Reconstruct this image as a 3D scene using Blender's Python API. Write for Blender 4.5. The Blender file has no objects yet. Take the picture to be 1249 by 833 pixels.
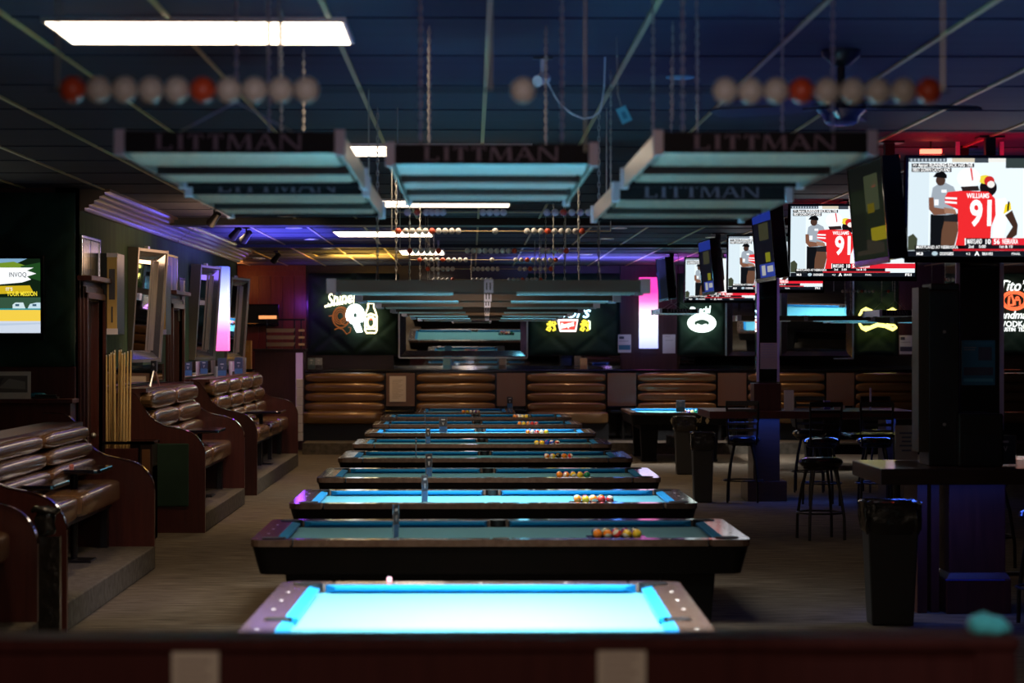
import bpy, bmesh, math, random
from mathutils import Vector, Matrix
R = math.radians
random.seed(7)
F = 2949.0                      # focal length in pixels (85 mm on a 36 mm wide, 1249 px frame)
YAW = math.atan(49.5 / F)
CA, SA = math.cos(YAW), math.sin(YAW)
EYE = 1.99
COL = bpy.context.scene.collection

def at(px, py, d):
    "measured point: pixel of the photograph at a surveyed distance d -> room coordinates"
    u = (px - 624.5) / F * d
    return Vector((u * CA + d * SA, d * CA - u * SA, EYE - (py - 416.5) / F * d))
def X(px, d): return at(px, 0, d).x
def Z(py, d): return EYE - (py - 416.5) / F * d

# ------------------------------------------------------------------ materials
def mat(name, base=(.5, .5, .5), rough=.5, metal=0, emit=None, es=0, spec=.5, coat=0, sheen=0, alpha=1, trans=0, bump=None, var=None, noise_scale=8, stretch=(1, 1, 1)):
    m = bpy.data.materials.new(name); m.use_nodes = True
    nt = m.node_tree; b = nt.nodes['Principled BSDF']
    b.inputs['Base Color'].default_value = (*base, 1); b.inputs['Roughness'].default_value = rough
    b.inputs['Metallic'].default_value = metal; b.inputs['Specular IOR Level'].default_value = spec
    b.inputs['Coat Weight'].default_value = coat; b.inputs['Coat Roughness'].default_value = .08
    if sheen:
        b.inputs['Sheen Weight'].default_value = sheen; b.inputs['Sheen Roughness'].default_value = .35
    b.inputs['Transmission Weight'].default_value = trans; b.inputs['Alpha'].default_value = alpha
    if emit: b.inputs['Emission Color'].default_value = (*emit, 1); b.inputs['Emission Strength'].default_value = es
    if var or bump:
        tc = nt.nodes.new('ShaderNodeTexCoord'); mp = nt.nodes.new('ShaderNodeMapping'); n = nt.nodes.new('ShaderNodeTexNoise')
        mp.inputs['Scale'].default_value = stretch; n.inputs['Scale'].default_value = noise_scale; n.inputs['Detail'].default_value = 6
        nt.links.new(tc.outputs['Object'], mp.inputs['Vector']); nt.links.new(mp.outputs['Vector'], n.inputs['Vector'])
        if var:
            r = nt.nodes.new('ShaderNodeValToRGB')
            r.color_ramp.elements[0].position = .3; r.color_ramp.elements[1].position = .7
            r.color_ramp.elements[0].color = (*base, 1); r.color_ramp.elements[1].color = (*var, 1)
            nt.links.new(n.outputs['Fac'], r.inputs['Fac']); nt.links.new(r.outputs['Color'], b.inputs['Base Color'])
        if bump:
            bp = nt.nodes.new('ShaderNodeBump'); bp.inputs['Strength'].default_value = bump; bp.inputs['Distance'].default_value = .01
            nt.links.new(n.outputs['Fac'], bp.inputs['Height']); nt.links.new(bp.outputs['Normal'], b.inputs['Normal'])
    return m
_em = {}
def em(c, s=1.0):
    k = (tuple(round(x, 3) for x in c), round(s, 3))
    if k not in _em: _em[k] = mat('glow', (0, 0, 0), .6, emit=c, es=s, spec=.1)
    return _em[k]
_pl = {}
def plain(c, rough=.6, metal=0):
    k = (tuple(round(x, 3) for x in c), rough, metal)
    if k not in _pl: _pl[k] = mat('paint', c, rough, metal, bump=.02)
    return _pl[k]
def px(r, g, b):                                 # 8 bit colour -> linear
    f = lambda v: (v / 255 / 12.92) if v < 10 else ((v / 255 + .055) / 1.055) ** 2.4
    return (f(r), f(g), f(b))

M = {}
M['carpet'] = mat('carpet', (.045, .033, .022), .95, var=(.17, .135, .095), noise_scale=3.0, stretch=(1.0, 7, 1), bump=.5, spec=.1)
M['curb'] = mat('curb_carpet', (.075, .062, .048), .95, var=(.13, .11, .085), noise_scale=14, stretch=(1, 1, 1), bump=.5, spec=.1)
M['ceiling'] = mat('ceiling_tile', (.010, .009, .026), .7, var=(.018, .016, .042), noise_scale=1.3, stretch=(.25, 7, 1), bump=.15)
M['tee'] = mat('ceiling_tee', (.50, .36, .14), .4, .3)
M['wood'] = mat('mahogany', (.055, .010, .007), .36, var=(.085, .018, .012), noise_scale=3, stretch=(9, 9, .8), coat=.15)
M['ledgewood'] = mat('dull_mahogany', (.055, .009, .008), .6, var=(.075, .014, .012), noise_scale=3, stretch=(9, 9, .8), spec=.2)
M['edge'] = mat('polished_edge', (.05, .012, .01), .12, coat=1, spec=.8)
M['darkwood'] = mat('dark_wood', (.025, .012, .008), .35, var=(.045, .02, .014), noise_scale=4, stretch=(1, 1, 8), coat=.3)
M['redwood'] = mat('red_wood_panelling', (.16, .035, .015), .4, var=(.24, .06, .025), noise_scale=3, stretch=(9, 9, .6))
M['purplewood'] = mat('wine_wood', (.04, .012, .018), .45, var=(.06, .018, .028), noise_scale=3, stretch=(9, 9, .6))
M['leather'] = mat('bronze_leather', (.20, .105, .040), .27, .35, coat=.5, bump=.03, noise_scale=25)
M['velvet'] = mat('green_velvet', (.005, .026, .014), .8, sheen=.15, var=(.009, .038, .021), noise_scale=5)
M['velvetwall'] = mat('green_wall_fabric', (.010, .036, .010), .85, var=(.030, .075, .022), noise_scale=2.5, stretch=(3, 3, .7))
M['black'] = mat('black_plastic', (.008, .008, .009), .4)
M['gloss'] = mat('black_gloss', (.006, .006, .008), .12, coat=.6)
M['blackmetal'] = mat('black_metal', (.02, .017, .015), .35, .4)
M['apron'] = mat('table_apron', (.003, .003, .003), .5, spec=.15, var=(.005, .004, .004), noise_scale=5)
M['rail'] = mat('rail_rosewood', (.10, .060, .042), .2, var=(.15, .10, .075), noise_scale=7, stretch=(3, 3, 3), coat=1.0)
M['railface'] = mat('rail_polished_edge', (.02, .012, .010), .2, coat=.6)
M['cloth'] = mat('pool_cloth', (.055, .37, .49), .8, sheen=.5, spec=.4)
M['cushion'] = mat('pool_cushion_cloth', (.002, .19, .46), .85, sheen=.06, spec=.2)
M['pearl'] = plain((.75, .75, .72), .3)
M['alu'] = mat('aluminium', (.72, .70, .68), .33, .9)
M['grille'] = mat('louvre_metal', (.78, .78, .8), .36, .9, bump=.5, var=(.95, .93, .92), noise_scale=34, stretch=(1, 1, .3))  # sparkle of the slats is put into the noise colour
M['grillewarm'] = mat('louvre_metal_warm', (.62, .52, .46), .34, .9, bump=.5, var=(1.0, .80, .66), noise_scale=34, stretch=(1, 1, .3))  # same slats on unlit lamps, warm light and sparkle put into the colour
M['post'] = plain((.74, .66, .80), .5)
M['lampface'] = mat('lamp_face', (.012, .010, .014), .6, bump=.03, spec=.2)
M['longface'] = mat('lamp_long_face', (.12, .075, .055), .5, bump=.03)
M['letter'] = plain((.22, .15, .22), .5)
M['chain'] = mat('chain_steel', (.55, .5, .42), .4, .5)
M['beadwhite'] = mat('bead_white', (.74, .68, .60), .35, coat=.3)
M['beadred'] = mat('bead_red', (.72, .09, .03), .35, coat=.3)
M['mirror'] = mat('mirror', (.85, .88, .9), .015, 1.0)
M['mirrorframe'] = mat('mirrored_frame', (.62, .6, .6), .14, .95)
M['paper'] = mat('paper', (.72, .64, .54), .8)
M['paperwhite'] = mat('paper_white', (.72, .68, .70), .8)
M['glass'] = mat('clear_acrylic', (.9, .95, 1), .05, trans=.9, alpha=.35)
M['binbag'] = mat('bin_liner', (.015, .014, .013), .22, coat=.7, bump=1.0, noise_scale=18)
M['bin'] = plain((.022, .021, .019), .55)
M['maple'] = mat('maple_cue', (.66, .43, .17), .35, var=(.72, .50, .22), noise_scale=4, coat=.4)
M['crown'] = mat('crown_moulding', (.16, .11, .085), .3, .35, coat=.4)
M['orange'] = plain(px(190, 120, 50))
M['white'] = plain((.75, .75, .78))

# ------------------------------------------------------------------ mesh builder
class MB:
    def __init__(s): s.v = []; s.f = []; s.m = []; s.T = None
    def add(s, vs, fs, m=0):
        o = len(s.v)
        for p in vs:
            p = Vector(p); s.v.append(s.T @ p if s.T else p)
        for f in fs: s.f.append([o + i for i in f]); s.m.append(m)
        return s
    def bx(s, x0, x1, y0, y1, z0, z1, m=0):
        vs = [(x, y, z) for z in (z0, z1) for y in (y0, y1) for x in (x0, x1)]
        return s.add(vs, [(0, 2, 3, 1), (4, 5, 7, 6), (0, 1, 5, 4), (2, 6, 7, 3), (0, 4, 6, 2), (1, 3, 7, 5)], m)
    def frustum(s, a, b, m=0):
        "a, b = (x0,x1,y0,y1,z) bottom and top rectangles"
        vs = [(a[0], a[2], a[4]), (a[1], a[2], a[4]), (a[0], a[3], a[4]), (a[1], a[3], a[4]), (b[0], b[2], b[4]), (b[1], b[2], b[4]), (b[0], b[3], b[4]), (b[1], b[3], b[4])]
        return s.add(vs, [(0, 2, 3, 1), (4, 5, 7, 6), (0, 1, 5, 4), (2, 6, 7, 3), (0, 4, 6, 2), (1, 3, 7, 5)], m)
    def prism(s, poly, axis, a, b, m=0):
        def q(p, t): return {'x': (t, p[0], p[1]), 'y': (p[0], t, p[1]), 'z': (p[0], p[1], t)}[axis]
        n = len(poly)
        return s.add([q(p, a) for p in poly] + [q(p, b) for p in poly], [list(range(n))[::-1], list(range(n, 2 * n))] + [(i, (i + 1) % n, n + (i + 1) % n, n + i) for i in range(n)], m)
    def cyl(s, p0, p1, r0, r1=None, n=14, m=0, caps=True):
        r1 = r0 if r1 is None else r1; p0 = Vector(p0); p1 = Vector(p1); d = (p1 - p0).normalized()
        a = d.orthogonal().normalized(); b = d.cross(a); vs = []
        for p, r in ((p0, r0), (p1, r1)):
            for i in range(n):
                t = 2 * math.pi * i / n; vs.append(p + (a * math.cos(t) + b * math.sin(t)) * r)
        fs = [(i, (i + 1) % n, n + (i + 1) % n, n + i) for i in range(n)]
        if caps: fs += [list(range(n))[::-1], list(range(n, 2 * n))]
        return s.add(vs, fs, m)
    def tube(s, pts, r, n=6, m=0, closed=False):
        pts = [Vector(p) for p in pts]; N = len(pts); vs = []; prev = None
        for i, p in enumerate(pts):
            a = pts[i - 1] if (i or closed) else p; b = pts[(i + 1) % N] if (i < N - 1 or closed) else p
            d = (b - a); d = d.normalized() if d.length > 1e-9 else Vector((0, 0, 1))
            if prev is None: u = d.orthogonal().normalized()
            else: u = (prev - d * prev.dot(d)); u = u.normalized() if u.length > 1e-6 else d.orthogonal().normalized()
            prev = u; w = d.cross(u)
            for k in range(n):
                t = 2 * math.pi * k / n; vs.append(p + (u * math.cos(t) + w * math.sin(t)) * r)
        fs = []
        for i in range(N if closed else N - 1):
            j = (i + 1) % N
            for k in range(n): fs.append((i * n + k, i * n + (k + 1) % n, j * n + (k + 1) % n, j * n + k))
        if not closed: fs += [list(range(n))[::-1], list(range((N - 1) * n, N * n))]
        return s.add(vs, fs, m)
    def lathe(s, prof, c=(0, 0), n=20, m=0):
        vs = []; fs = []
        for r, z in prof:
            for i in range(n):
                t = 2 * math.pi * i / n; vs.append((c[0] + r * math.cos(t), c[1] + r * math.sin(t), z))
        for j in range(len(prof) - 1):
            for i in range(n): fs.append((j * n + i, j * n + (i + 1) % n, (j + 1) * n + (i + 1) % n, (j + 1) * n + i))
        fs += [list(range(n))[::-1], list(range((len(prof) - 1) * n, len(prof) * n))]
        return s.add(vs, fs, m)
    def sq(s, c, h, e1=1.0, e2=1.0, nu=20, nv=12, m=0, fn=None):
        "superellipsoid: soft cushions, balls"
        def sp(v, e): return math.copysign(abs(v) ** e, v)
        vs = []; fs = []
        for j in range(1, nv):
            ph = -math.pi / 2 + math.pi * j / nv
            for i in range(nu):
                t = 2 * math.pi * i / nu
                p = (c[0] + h[0] * sp(math.cos(ph), e1) * sp(math.cos(t), e2), c[1] + h[1] * sp(math.cos(ph), e1) * sp(math.sin(t), e2), c[2] + h[2] * sp(math.sin(ph), e1))
                vs.append(fn(p) if fn else p)
        for j in range(nv - 2):
            for i in range(nu): fs.append((j * nu + i, j * nu + (i + 1) % nu, (j + 1) * nu + (i + 1) % nu, (j + 1) * nu + i))
        b = len(vs); p0 = (c[0], c[1], c[2] - h[2]); p1 = (c[0], c[1], c[2] + h[2])
        vs += [fn(p0) if fn else p0, fn(p1) if fn else p1]
        for i in range(nu):
            fs.append((b, (i + 1) % nu, i)); o = (nv - 2) * nu; fs.append((b + 1, o + i, o + (i + 1) % nu))
        return s.add(vs, fs, m)
    def poly(s, pts, m=0): return s.add(pts, [list(range(len(pts)))], m)
    def text(s, st, o, size, m=0, xd=(1, 0, 0), yd=(0, 0, 1), align='LEFT', shear=0, width=None, thick=0, bold=0):
        vs, fs = text_geo(st, shear, thick / size if thick else 0, bold)
        if not vs: return s
        w = max(p[0] for p in vs) - min(p[0] for p in vs); x0 = min(p[0] for p in vs)
        k = (width / w) if width else size
        off = {'LEFT': 0, 'CENTER': -w * k / 2, 'RIGHT': -w * k}[align]
        o = Vector(o); xd = Vector(xd); yd = Vector(yd); zd = xd.cross(yd)
        return s.add([o + xd * ((p[0] - x0) * k + off) + yd * p[1] * size + zd * p[2] * size for p in vs], fs, m)
    def build(s, name, mats, parent=None, loc=(0, 0, 0), rz=0, smooth=False, bevel=0, fix=True):
        me = bpy.data.meshes.new(name)
        off = Vector(loc) if parent is None else Vector((0, 0, 0))
        me.from_pydata([tuple(p) for p in s.v], [], s.f)
        if not isinstance(mats, (list, tuple)): mats = [mats]
        for m_ in mats: me.materials.append(m_ if not isinstance(m_, str) else M[m_])
        me.polygons.foreach_set('material_index', s.m)
        if fix:
            b = bmesh.new(); b.from_mesh(me); bmesh.ops.recalc_face_normals(b, faces=b.faces); b.to_mesh(me); b.free()
        if smooth:
            me.polygons.foreach_set('use_smooth', [True] * len(me.polygons))
            try: me.set_sharp_from_angle(angle=R(40))
            except Exception: pass
        o = bpy.data.objects.new(name, me); COL.objects.link(o)
        o.location = loc; o.rotation_euler.z = rz
        if parent: o.parent = parent
        if bevel:
            md = o.modifiers.new('bevel', 'BEVEL'); md.width = bevel; md.segments = 2; md.limit_method = 'ANGLE'
        return o
_tg = {}
def text_geo(st, shear, ex, bold):
    k = (st, shear, round(ex, 4), bold)
    if k not in _tg:
        cu = bpy.data.curves.new('t', 'FONT'); cu.body = st; cu.size = 1; cu.shear = shear; cu.extrude = ex; cu.offset = bold; cu.resolution_u = 3
        ob = bpy.data.objects.new('t', cu); COL.objects.link(ob)
        dg = bpy.context.evaluated_depsgraph_get(); me = bpy.data.meshes.new_from_object(ob.evaluated_get(dg))
        _tg[k] = ([tuple(v.co) for v in me.vertices], [list(p.vertices) for p in me.polygons])
        bpy.data.objects.remove(ob); bpy.data.curves.remove(cu); bpy.data.meshes.remove(me)
    return _tg[k]

def tag(o, label=None, cat=None, group=None, kind=None):
    if label: o['label'] = label
    if cat: o['category'] = cat
    if group: o['group'] = group
    if kind: o['kind'] = kind
    return o
def thing(name, loc, label, cat, group=None, rz=0):
    o = bpy.data.objects.new(name, None); COL.objects.link(o); o.location = loc; o.rotation_euler.z = rz
    o.empty_display_size = .1
    return tag(o, label, cat, group)
def copy_tree(o, parent=None):
    c = o.copy(); COL.objects.link(c)
    if parent: c.parent = parent
    for ch in [x for x in bpy.data.objects if x.parent == o]: copy_tree(ch, c)
    return c
def struct(name, mb, mats, **k): return tag(mb.build(name, mats, **k), kind='structure')

# ================================================================== SETTING
CEIL = 3.45
LW = -3.75                      # left wall
BW = 46.5                       # back wall
mb = MB(); mb.bx(-6, 12, -4, BW + .3, -.2, 0); struct('floor', mb, 'carpet')
mb = MB(); mb.bx(-6, 12, -4, BW + .3, CEIL, CEIL + .2); struct('ceiling', mb, 'ceiling')
mb = MB()
k = -8
for k in range(-8, 17):
    x = .08 + .72 * k
    mb.bx(x - .013, x + .013, -4, BW, CEIL - .012, CEIL + .01)
struct('trim_1', mb, 'tee')
mb = MB()
for k in range(0, 34): mb.bx(-6, 12, -3.5 + 1.44 * k - .009, -3.5 + 1.44 * k + .009, CEIL - .006, CEIL + .01)
struct('trim_2', mb, 'ceiling')
mb = MB(); mb.bx(-6, 12, 28.6, 29.1, CEIL - .085, CEIL + .01); mb.bx(-6, 12, 36.3, 36.5, CEIL - .05, CEIL + .01); struct('trim_3', mb, 'black')
mb = MB(); mb.bx(-6.2, -6, -4, BW, 0, CEIL); struct('wall_left', mb, 'darkwood')
mb = MB(); mb.bx(12, 12.2, -4, BW, 0, CEIL); struct('wall_right', mb, 'darkwood')
mb = MB(); mb.bx(-6, 12, -4.2, -4, 0, CEIL); struct('wall_behind', mb, 'darkwood')
mb = MB(); mb.bx(-6, 12, BW, BW + .2, 0, CEIL); struct('wall_back', mb, 'darkwood')
# red wood wall at far left of the back
mb = MB()
x0, x1 = -5.9, X(374, BW)
n = 12
for i in range(n):
    a = x0 + (x1 - x0) * i / n; b = x0 + (x1 - x0) * (i + 1) / n
    mb.bx(a + .004, b - .004, BW - .05, BW + .01, 0, 3.3)
mb.bx(x0, x1, BW - .12, BW, 3.24, CEIL); mb.bx(x0, x1, BW - .16, BW, 3.34, CEIL)
struct('trim_4', mb, 'redwood')
# left green wall (with two doorways) from y 23 to 38.8 and its return
D1 = (23.25, 24.35, 2.40); D2 = (29.9, 31.0, 2.40)
ZS = 1.52                       # ledge height under the fabric
mb = MB()
def wallseg(y0, y1, z0, z1): mb.bx(LW - .2, LW, y0, y1, z0, z1)
wallseg(23, D1[0], 0, CEIL); wallseg(D1[1], D2[0], 0, CEIL); wallseg(D2[1], 38.8, 0, CEIL)
wallseg(D1[0], D1[1], D1[2], CEIL); wallseg(D2[0], D2[1], D2[2], CEIL)
mb.bx(-6, LW, 38.6, 38.8, 0, CEIL)
struct('wall_left_green', mb, 'velvetwall')
mb = MB(); mb.bx(-6, LW, 23, 23.2, 0, CEIL); struct('wall_left_return', mb, 'wood')
for i, (a, b, h) in enumerate((D1, D2)):
    mb = MB(); w = .17
    for (o, t) in ((0, .03), (.05, .055), (.11, .08)):
        mb.bx(LW, LW + t, a - w + o, a, 0, h + w - o); mb.bx(LW, LW + t, b, b + w - o, 0, h + w - o); mb.bx(LW, LW + t, a - w + o, b + w - o, h, h + w - o)
    mb.bx(LW, LW + .14, a - w - .03, b + w + .03, h + w, h + w + .05)
    mb.bx(LW - .2, LW + .01, b - .015, b + .01, 0, h); mb.bx(LW - .2, LW + .01, a - .01, a + .015, 0, h); mb.bx(LW - .2, LW + .01, a, b, h - .015, h + .01)
    struct('trim_%d' % (5 + i), mb, 'wood', bevel=.006)
    mb = MB(); mb.bx(LW - .12, LW - .07, a, b, 0, h)
    for z0, z1 in ((.25, 1.05), (1.2, h - .25)): mb.bx(LW - .075, LW - .055, a + .18, b - .18, z0, z1)
    d = struct('door_%d' % (1 + i), mb, 'darkwood', bevel=.008)
    MB().sq((LW - .03, b - .1, 1.05), (.03, .03, .03)).build('door_handle', 'alu', d, smooth=True)
# crown moulding: stepped
mb = MB()
prof = [(0, 3.24), (.05, 3.24), (.05, 3.27), (.09, 3.27), (.09, 3.30), (.14, 3.31), (.14, 3.34), (.19, 3.355), (.19, 3.38), (.24, 3.395), (.24, 3.42), (.29, 3.425), (.29, CEIL), (0, CEIL)]
for (a, b) in ((23.2, 30.55), (30.6, 38.8)): mb.prism([(LW + p, z) for p, z in prof], 'y', a, b)
struct('trim_7', mb, 'crown')
# wainscot under the fabric wall: wood with capped shelf
mb = MB()
for (a, b) in ((D1[1] + .2, D2[0] - .2), (D2[1] + .2, 38.8)):
    mb.bx(LW, LW + .05, a, b, 0, 1.46); mb.bx(LW, LW + .12, a, b, 1.46, 1.50)
struct('trim_8', mb, 'wood')
# mirror strip above shelf on left wall
for (a, b) in ((24.7, 29.5), (31.3, 38.4)):
    mb = MB(); mb.bx(LW + .002, LW + .012, a, b, 1.52, 1.72)
    tag(mb.build('wall_mirror_strip', 'mirror'), 'low mirror strip on the left wall above the %s booth bench' % ('middle' if a < 30 else 'farthest'), 'mirror')
# curbs (raised carpeted platforms along the left)
CX = -2.77
for i, (a, b) in enumerate(((6, 15.55), (16.65, 21.25), (25.25, 29.65), (31.35, 38.8))):
    mb = MB(); mb.bx(-5.95 if i < 2 else LW, CX - .003, a, b, 0, .20)
    struct('trim_%d' % (9 + i), mb, 'curb', bevel=.012)
# rear platform under the banquettes
mb = MB(); mb.bx(X(371, 43), 12, 42.6, BW, 0, .2); struct('trim_13', mb, 'curb')

# ================================================================== FOREGROUND HALF WALL
d = 5.7; zt = Z(778, d); xr = X(1238, d)
mb = MB(); mb.bx(-2.2, xr, d, d + .14, 0, zt - .03); mb.bx(-2.2, xr + .012, d - .02, d + .16, zt - .03, zt)
mb.bx(xr - .09, xr + .006, d - .012, d + .15, 0, zt - .03)
struct('wall_front', mb, 'ledgewood', bevel=.006)
for (a, b, y, lab) in ((210, 267, 792, 'left'), (729, 788, 788, 'right')):
    mb = MB(); p = at(a, y, d - .02); w = X(b, d) - X(a, d)
    mb.bx(p.x, p.x + w, d - .016, d - .0125, p.z - .12, p.z)
    o = mb.build('paper_note', 'paper'); tag(o, 'blurred cream paper note taped to the foreground half wall, the %s one of the two' % lab, 'paper note')
    mb = MB()
    for k_ in range(4): mb.bx(p.x + .012, p.x + w - .02 - .01 * (k_ % 2), d - .0175, d - .0163, p.z - .03 - .018 * k_, p.z - .025 - .018 * k_)
    mb.build('printed_lines', plain((.4, .3, .27)), o)
# crumpled cloth on the end of the half wall
mb = MB(); c = at(1211, 768, d + .05)
def crump(p):
    f = .5 + .5 * math.cos((p[0] - c.x) * 60); n_ = math.sin(p[0] * 170) * .002 + math.sin(p[1] * 140 + p[0] * 90) * .002
    return (p[0], p[1], max(zt, zt + (p[2] - zt) * (1.1 - 6 * max(0, p[0] - c.x + .01)) + n_))
mb.sq((c.x, d + .07, zt + .018), (.052, .045, .026), .8, .9, 28, 14, fn=crump)
o = mb.build('cleaning_cloth', mat('turquoise_cloth', (.12, .72, .80), .9, sheen=.5), smooth=True)
tag(o, 'small crumpled turquoise cloth lying on the right end of the foreground half wall', 'cloth')

# ================================================================== POOL TABLES
def hood(mb, cx, cy, r, sx, sy, ext_x, ext_y, rc, z0, z1, m):
    "corner block: ring from the pocket hole to the outer rounded corner; sx, sy point outwards"
    n = 22; inn = []; out = []
    a0 = math.atan2(sy, sx) - R(128); a1 = math.atan2(sy, sx) + R(128)
    for i in range(n + 1):
        t = a0 + (a1 - a0) * i / n; c, s = math.cos(t), math.sin(t)
        # outer limit
        lim = 9
        if c * sx > 1e-6: lim = min(lim, ext_x / (c * sx))
        elif c * sx < -1e-6: lim = min(lim, .115 / (-c * sx))
        if s * sy > 1e-6: lim = min(lim, ext_y / (s * sy))
        elif s * sy < -1e-6: lim = min(lim, .115 / (-s * sy))
        qx, qy = c * lim * sx, s * lim * sy
        kx, ky = ext_x - rc, ext_y - rc
        if qx > kx and qy > ky:               # rounded corner
            A_ = 1; B_ = -2 * (c * sx * kx + s * sy * ky); C_ = kx * kx + ky * ky - rc * rc
            lim = (-B_ + math.sqrt(max(0, B_ * B_ - 4 * C_))) / 2
        lim = max(lim, r + .004)
        inn.append((cx + c * r, cy + s * r)); out.append((cx + c * lim, cy + s * lim))
    vs = []; fs = []
    for i in range(n + 1): vs += [(*inn[i], z0), (*inn[i], z1), (*out[i], z1), (*out[i], z0)]
    for i in range(n):
        a, b = 4 * i, 4 * (i + 1)
        for k_ in range(4): fs.append((a + k_, b + k_, b + (k_ + 1) % 4, a + (k_ + 1) % 4))
    fs += [(0, 1, 2, 3), (4 * n, 4 * n + 3, 4 * n + 2, 4 * n + 1)]
    mb.add(vs, fs, m)

def make_table(L=2.96, W=1.69, top=.82, label='', group=None, crosswise=True, legz=0):
    "long axis along x"
    t = thing('pool_table', (0, 0, 0), label, 'pool table', group)
    hx, hy = L / 2, W / 2; rw = .145; cw = .052; zb = top - .042
    ix, iy = hx - rw, hy - rw           # back of cushions
    # apron
    mb = MB()
    def rr(x, y, r):
        pts = []
        for sx, sy, a0 in ((1, 1, 0), (-1, 1, 90), (-1, -1, 180), (1, -1, 270)):
            for i in range(5):
                a = R(a0 + 22.5 * i); pts.append((sx * (x - r) + r * math.cos(a), sy * (y - r) + r * math.sin(a)))
        return pts
    lv = [(rr(hx - .006, hy - .006, .085), top - .035), (rr(hx - .012, hy - .012, .085), top - .06), (rr(hx - .05, hy - .045, .07), top - .205), (rr(hx - .07, hy - .07, .06), top - .21)]
    vs = []; fs = []; n = 20
    for pts, z in lv: vs += [(p[0], p[1], z) for p in pts]
    for j in range(3):
        for i in range(n): fs.append((j * n + i, j * n + (i + 1) % n, (j + 1) * n + (i + 1) % n, (j + 1) * n + i))
    fs.append(list(range(3 * n, 4 * n)))
    mb.add(vs, fs); mb.bx(-hx + .2, hx - .2, -hy + .2, hy - .2, top - .30, top - .2)
    mb.build('apron', 'apron', t, smooth=True)
    # bed
    mb = MB(); mb.bx(-ix + .0, ix, -iy, iy, zb - .03, zb); mb.build('cloth_bed', 'cloth', t)
    # pockets positions
    pc = .0; corners = [(sx * (ix + .012), sy * (iy + .012), sx, sy) for sx in (-1, 1) for sy in (-1, 1)]
    rr_ = .066
    for k_, (x, y, sx, sy) in enumerate(corners):
        mb = MB(); mb.lathe([(rr_ - .004, top + .003), (rr_ + .006, top + .005), (rr_ + .004, top - .08), (rr_ - .012, top - .15), (.012, top - .16), (.012, top - .15), (rr_ - .018, top - .14), (rr_ - .006, top - .07)], (x, y), 20)
        mb.build('pocket', 'black', t, smooth=True)
    for sy in (-1, 1):
        mb = MB(); y = sy * (iy + .030)
        mb.lathe([(.044, top + .001), (.050, top + .002), (.050, top - .08), (.04, top - .15), (.012, top - .16), (.012, top - .15), (.034, top - .14), (.042, top - .07)], (0, y), 20)
        y0, y1 = sorted((sy * (iy - .03), y)); mb.bx(-.072, .072, y0, y1, zb - .01, zb + .002)
        mb.bx(-.074, -.066, y0, y1, zb, top); mb.bx(.066, .074, y0, y1, zb, top)
        mb.build('pocket', 'black', t, smooth=True)
    # rails with corner blocks and inlaid sights
    co = .11
    for sy in (-1, 1):
        mb = MB()
        for a, b in ((-ix + co, -.074), (.074, ix - co)):
            y0, y1 = sorted((sy * iy, sy * hy)); mb.bx(a, b, y0, y1, top - .04, top, 0)
            for q in range(1, 4):
                xq = (a - co if a < 0 else 0) + (ix) * q / 4; xq = (-ix + (ix) * q / 4) if a < 0 else ix * q / 4
                mb.cyl((xq, sy * (iy + .075), top), (xq, sy * (iy + .075), top + .001), .009, n=10, m=1)
        y0, y1 = sorted((sy * (iy + .082), sy * hy)); mb.bx(-.075, .075, y0, y1, top - .04, top, 0)
        mb.build('rail', ['rail', 'pearl'], t, bevel=.006)
    for sx in (-1, 1):
        mb = MB(); x0, x1 = sorted((sx * ix, sx * hx)); mb.bx(x0, x1, -iy + co, iy - co, top - .04, top, 0)
        for q in (-1, 0, 1): mb.cyl((sx * (ix + .075), q * iy / 2, top), (sx * (ix + .075), q * iy / 2, top + .001), .009, n=10, m=1)
        mb.build('rail', ['rail', 'pearl'], t, bevel=.006)
    for (x, y, sx, sy) in corners:
        mb = MB(); hood(mb, x, y, rr_ + .001, sx, sy, hx - abs(x), hy - abs(y), .075, top - .04, top, 0)
        mb.build('rail_corner', 'rail', t)
    # cushions
    def cush(p0, p1, inward, trim0, trim1):
        p0 = Vector(p0); p1 = Vector(p1); d_ = (p1 - p0).normalized(); inw = Vector(inward)
        a, b = p0 + d_ * 0, p1
        an, bn = p0 + d_ * trim0 + inw * cw, p1 - d_ * trim1 + inw * cw
        mb = MB(); zt_ = top - .002; zn = top - .008; zl = top - .022
        V = lambda p, z: (p.x, p.y, z)
        mb.add([V(a, zt_), V(b, zt_), V(bn, zn), V(an, zn), V(bn, zl), V(an, zl), V(b - d_ * trim1 * .3 + inw * .012, zb), V(a + d_ * trim0 * .3 + inw * .012, zb), V(a, zb), V(b, zb)],
               [(0, 1, 2, 3), (3, 2, 4, 5), (5, 4, 6, 7), (7, 6, 9, 8), (8, 9, 1, 0), (0, 3, 5, 7, 8), (1, 9, 6, 4, 2)])
        mb.build('cushion', 'cushion', t)
    g = .072
    for sy in (-1, 1):
        cush((-ix + g, sy * iy, 0), (-g, sy * iy, 0), (0, -sy, 0), .05, .02); cush((g, sy * iy, 0), (ix - g, sy * iy, 0), (0, -sy, 0), .02, .05)
    for sx in (-1, 1): cush((sx * ix, -iy + g, 0), (sx * ix, iy - g, 0), (-sx, 0, 0), .05, .05)
    for sx in (-1, 1):
        for sy in (-1, 1):
            mb = MB(); cx_, cy_ = sx * (hx - .36), sy * (hy - .33)
            mb.frustum((cx_ - .12, cx_ + .12, cy_ - .12, cy_ + .12, .04), (cx_ - .165, cx_ + .165, cy_ - .15, cy_ + .15, top - .21))
            mb.bx(cx_ - .13, cx_ + .13, cy_ - .13, cy_ + .13, 0, .045); mb.build('leg', 'apron', t, bevel=.01)
    mb = MB(); mb.bx(-hx + .34, hx - .34, -.06, .06, .2, .36); mb.build('stretcher', 'apron', t)
    return t

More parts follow.
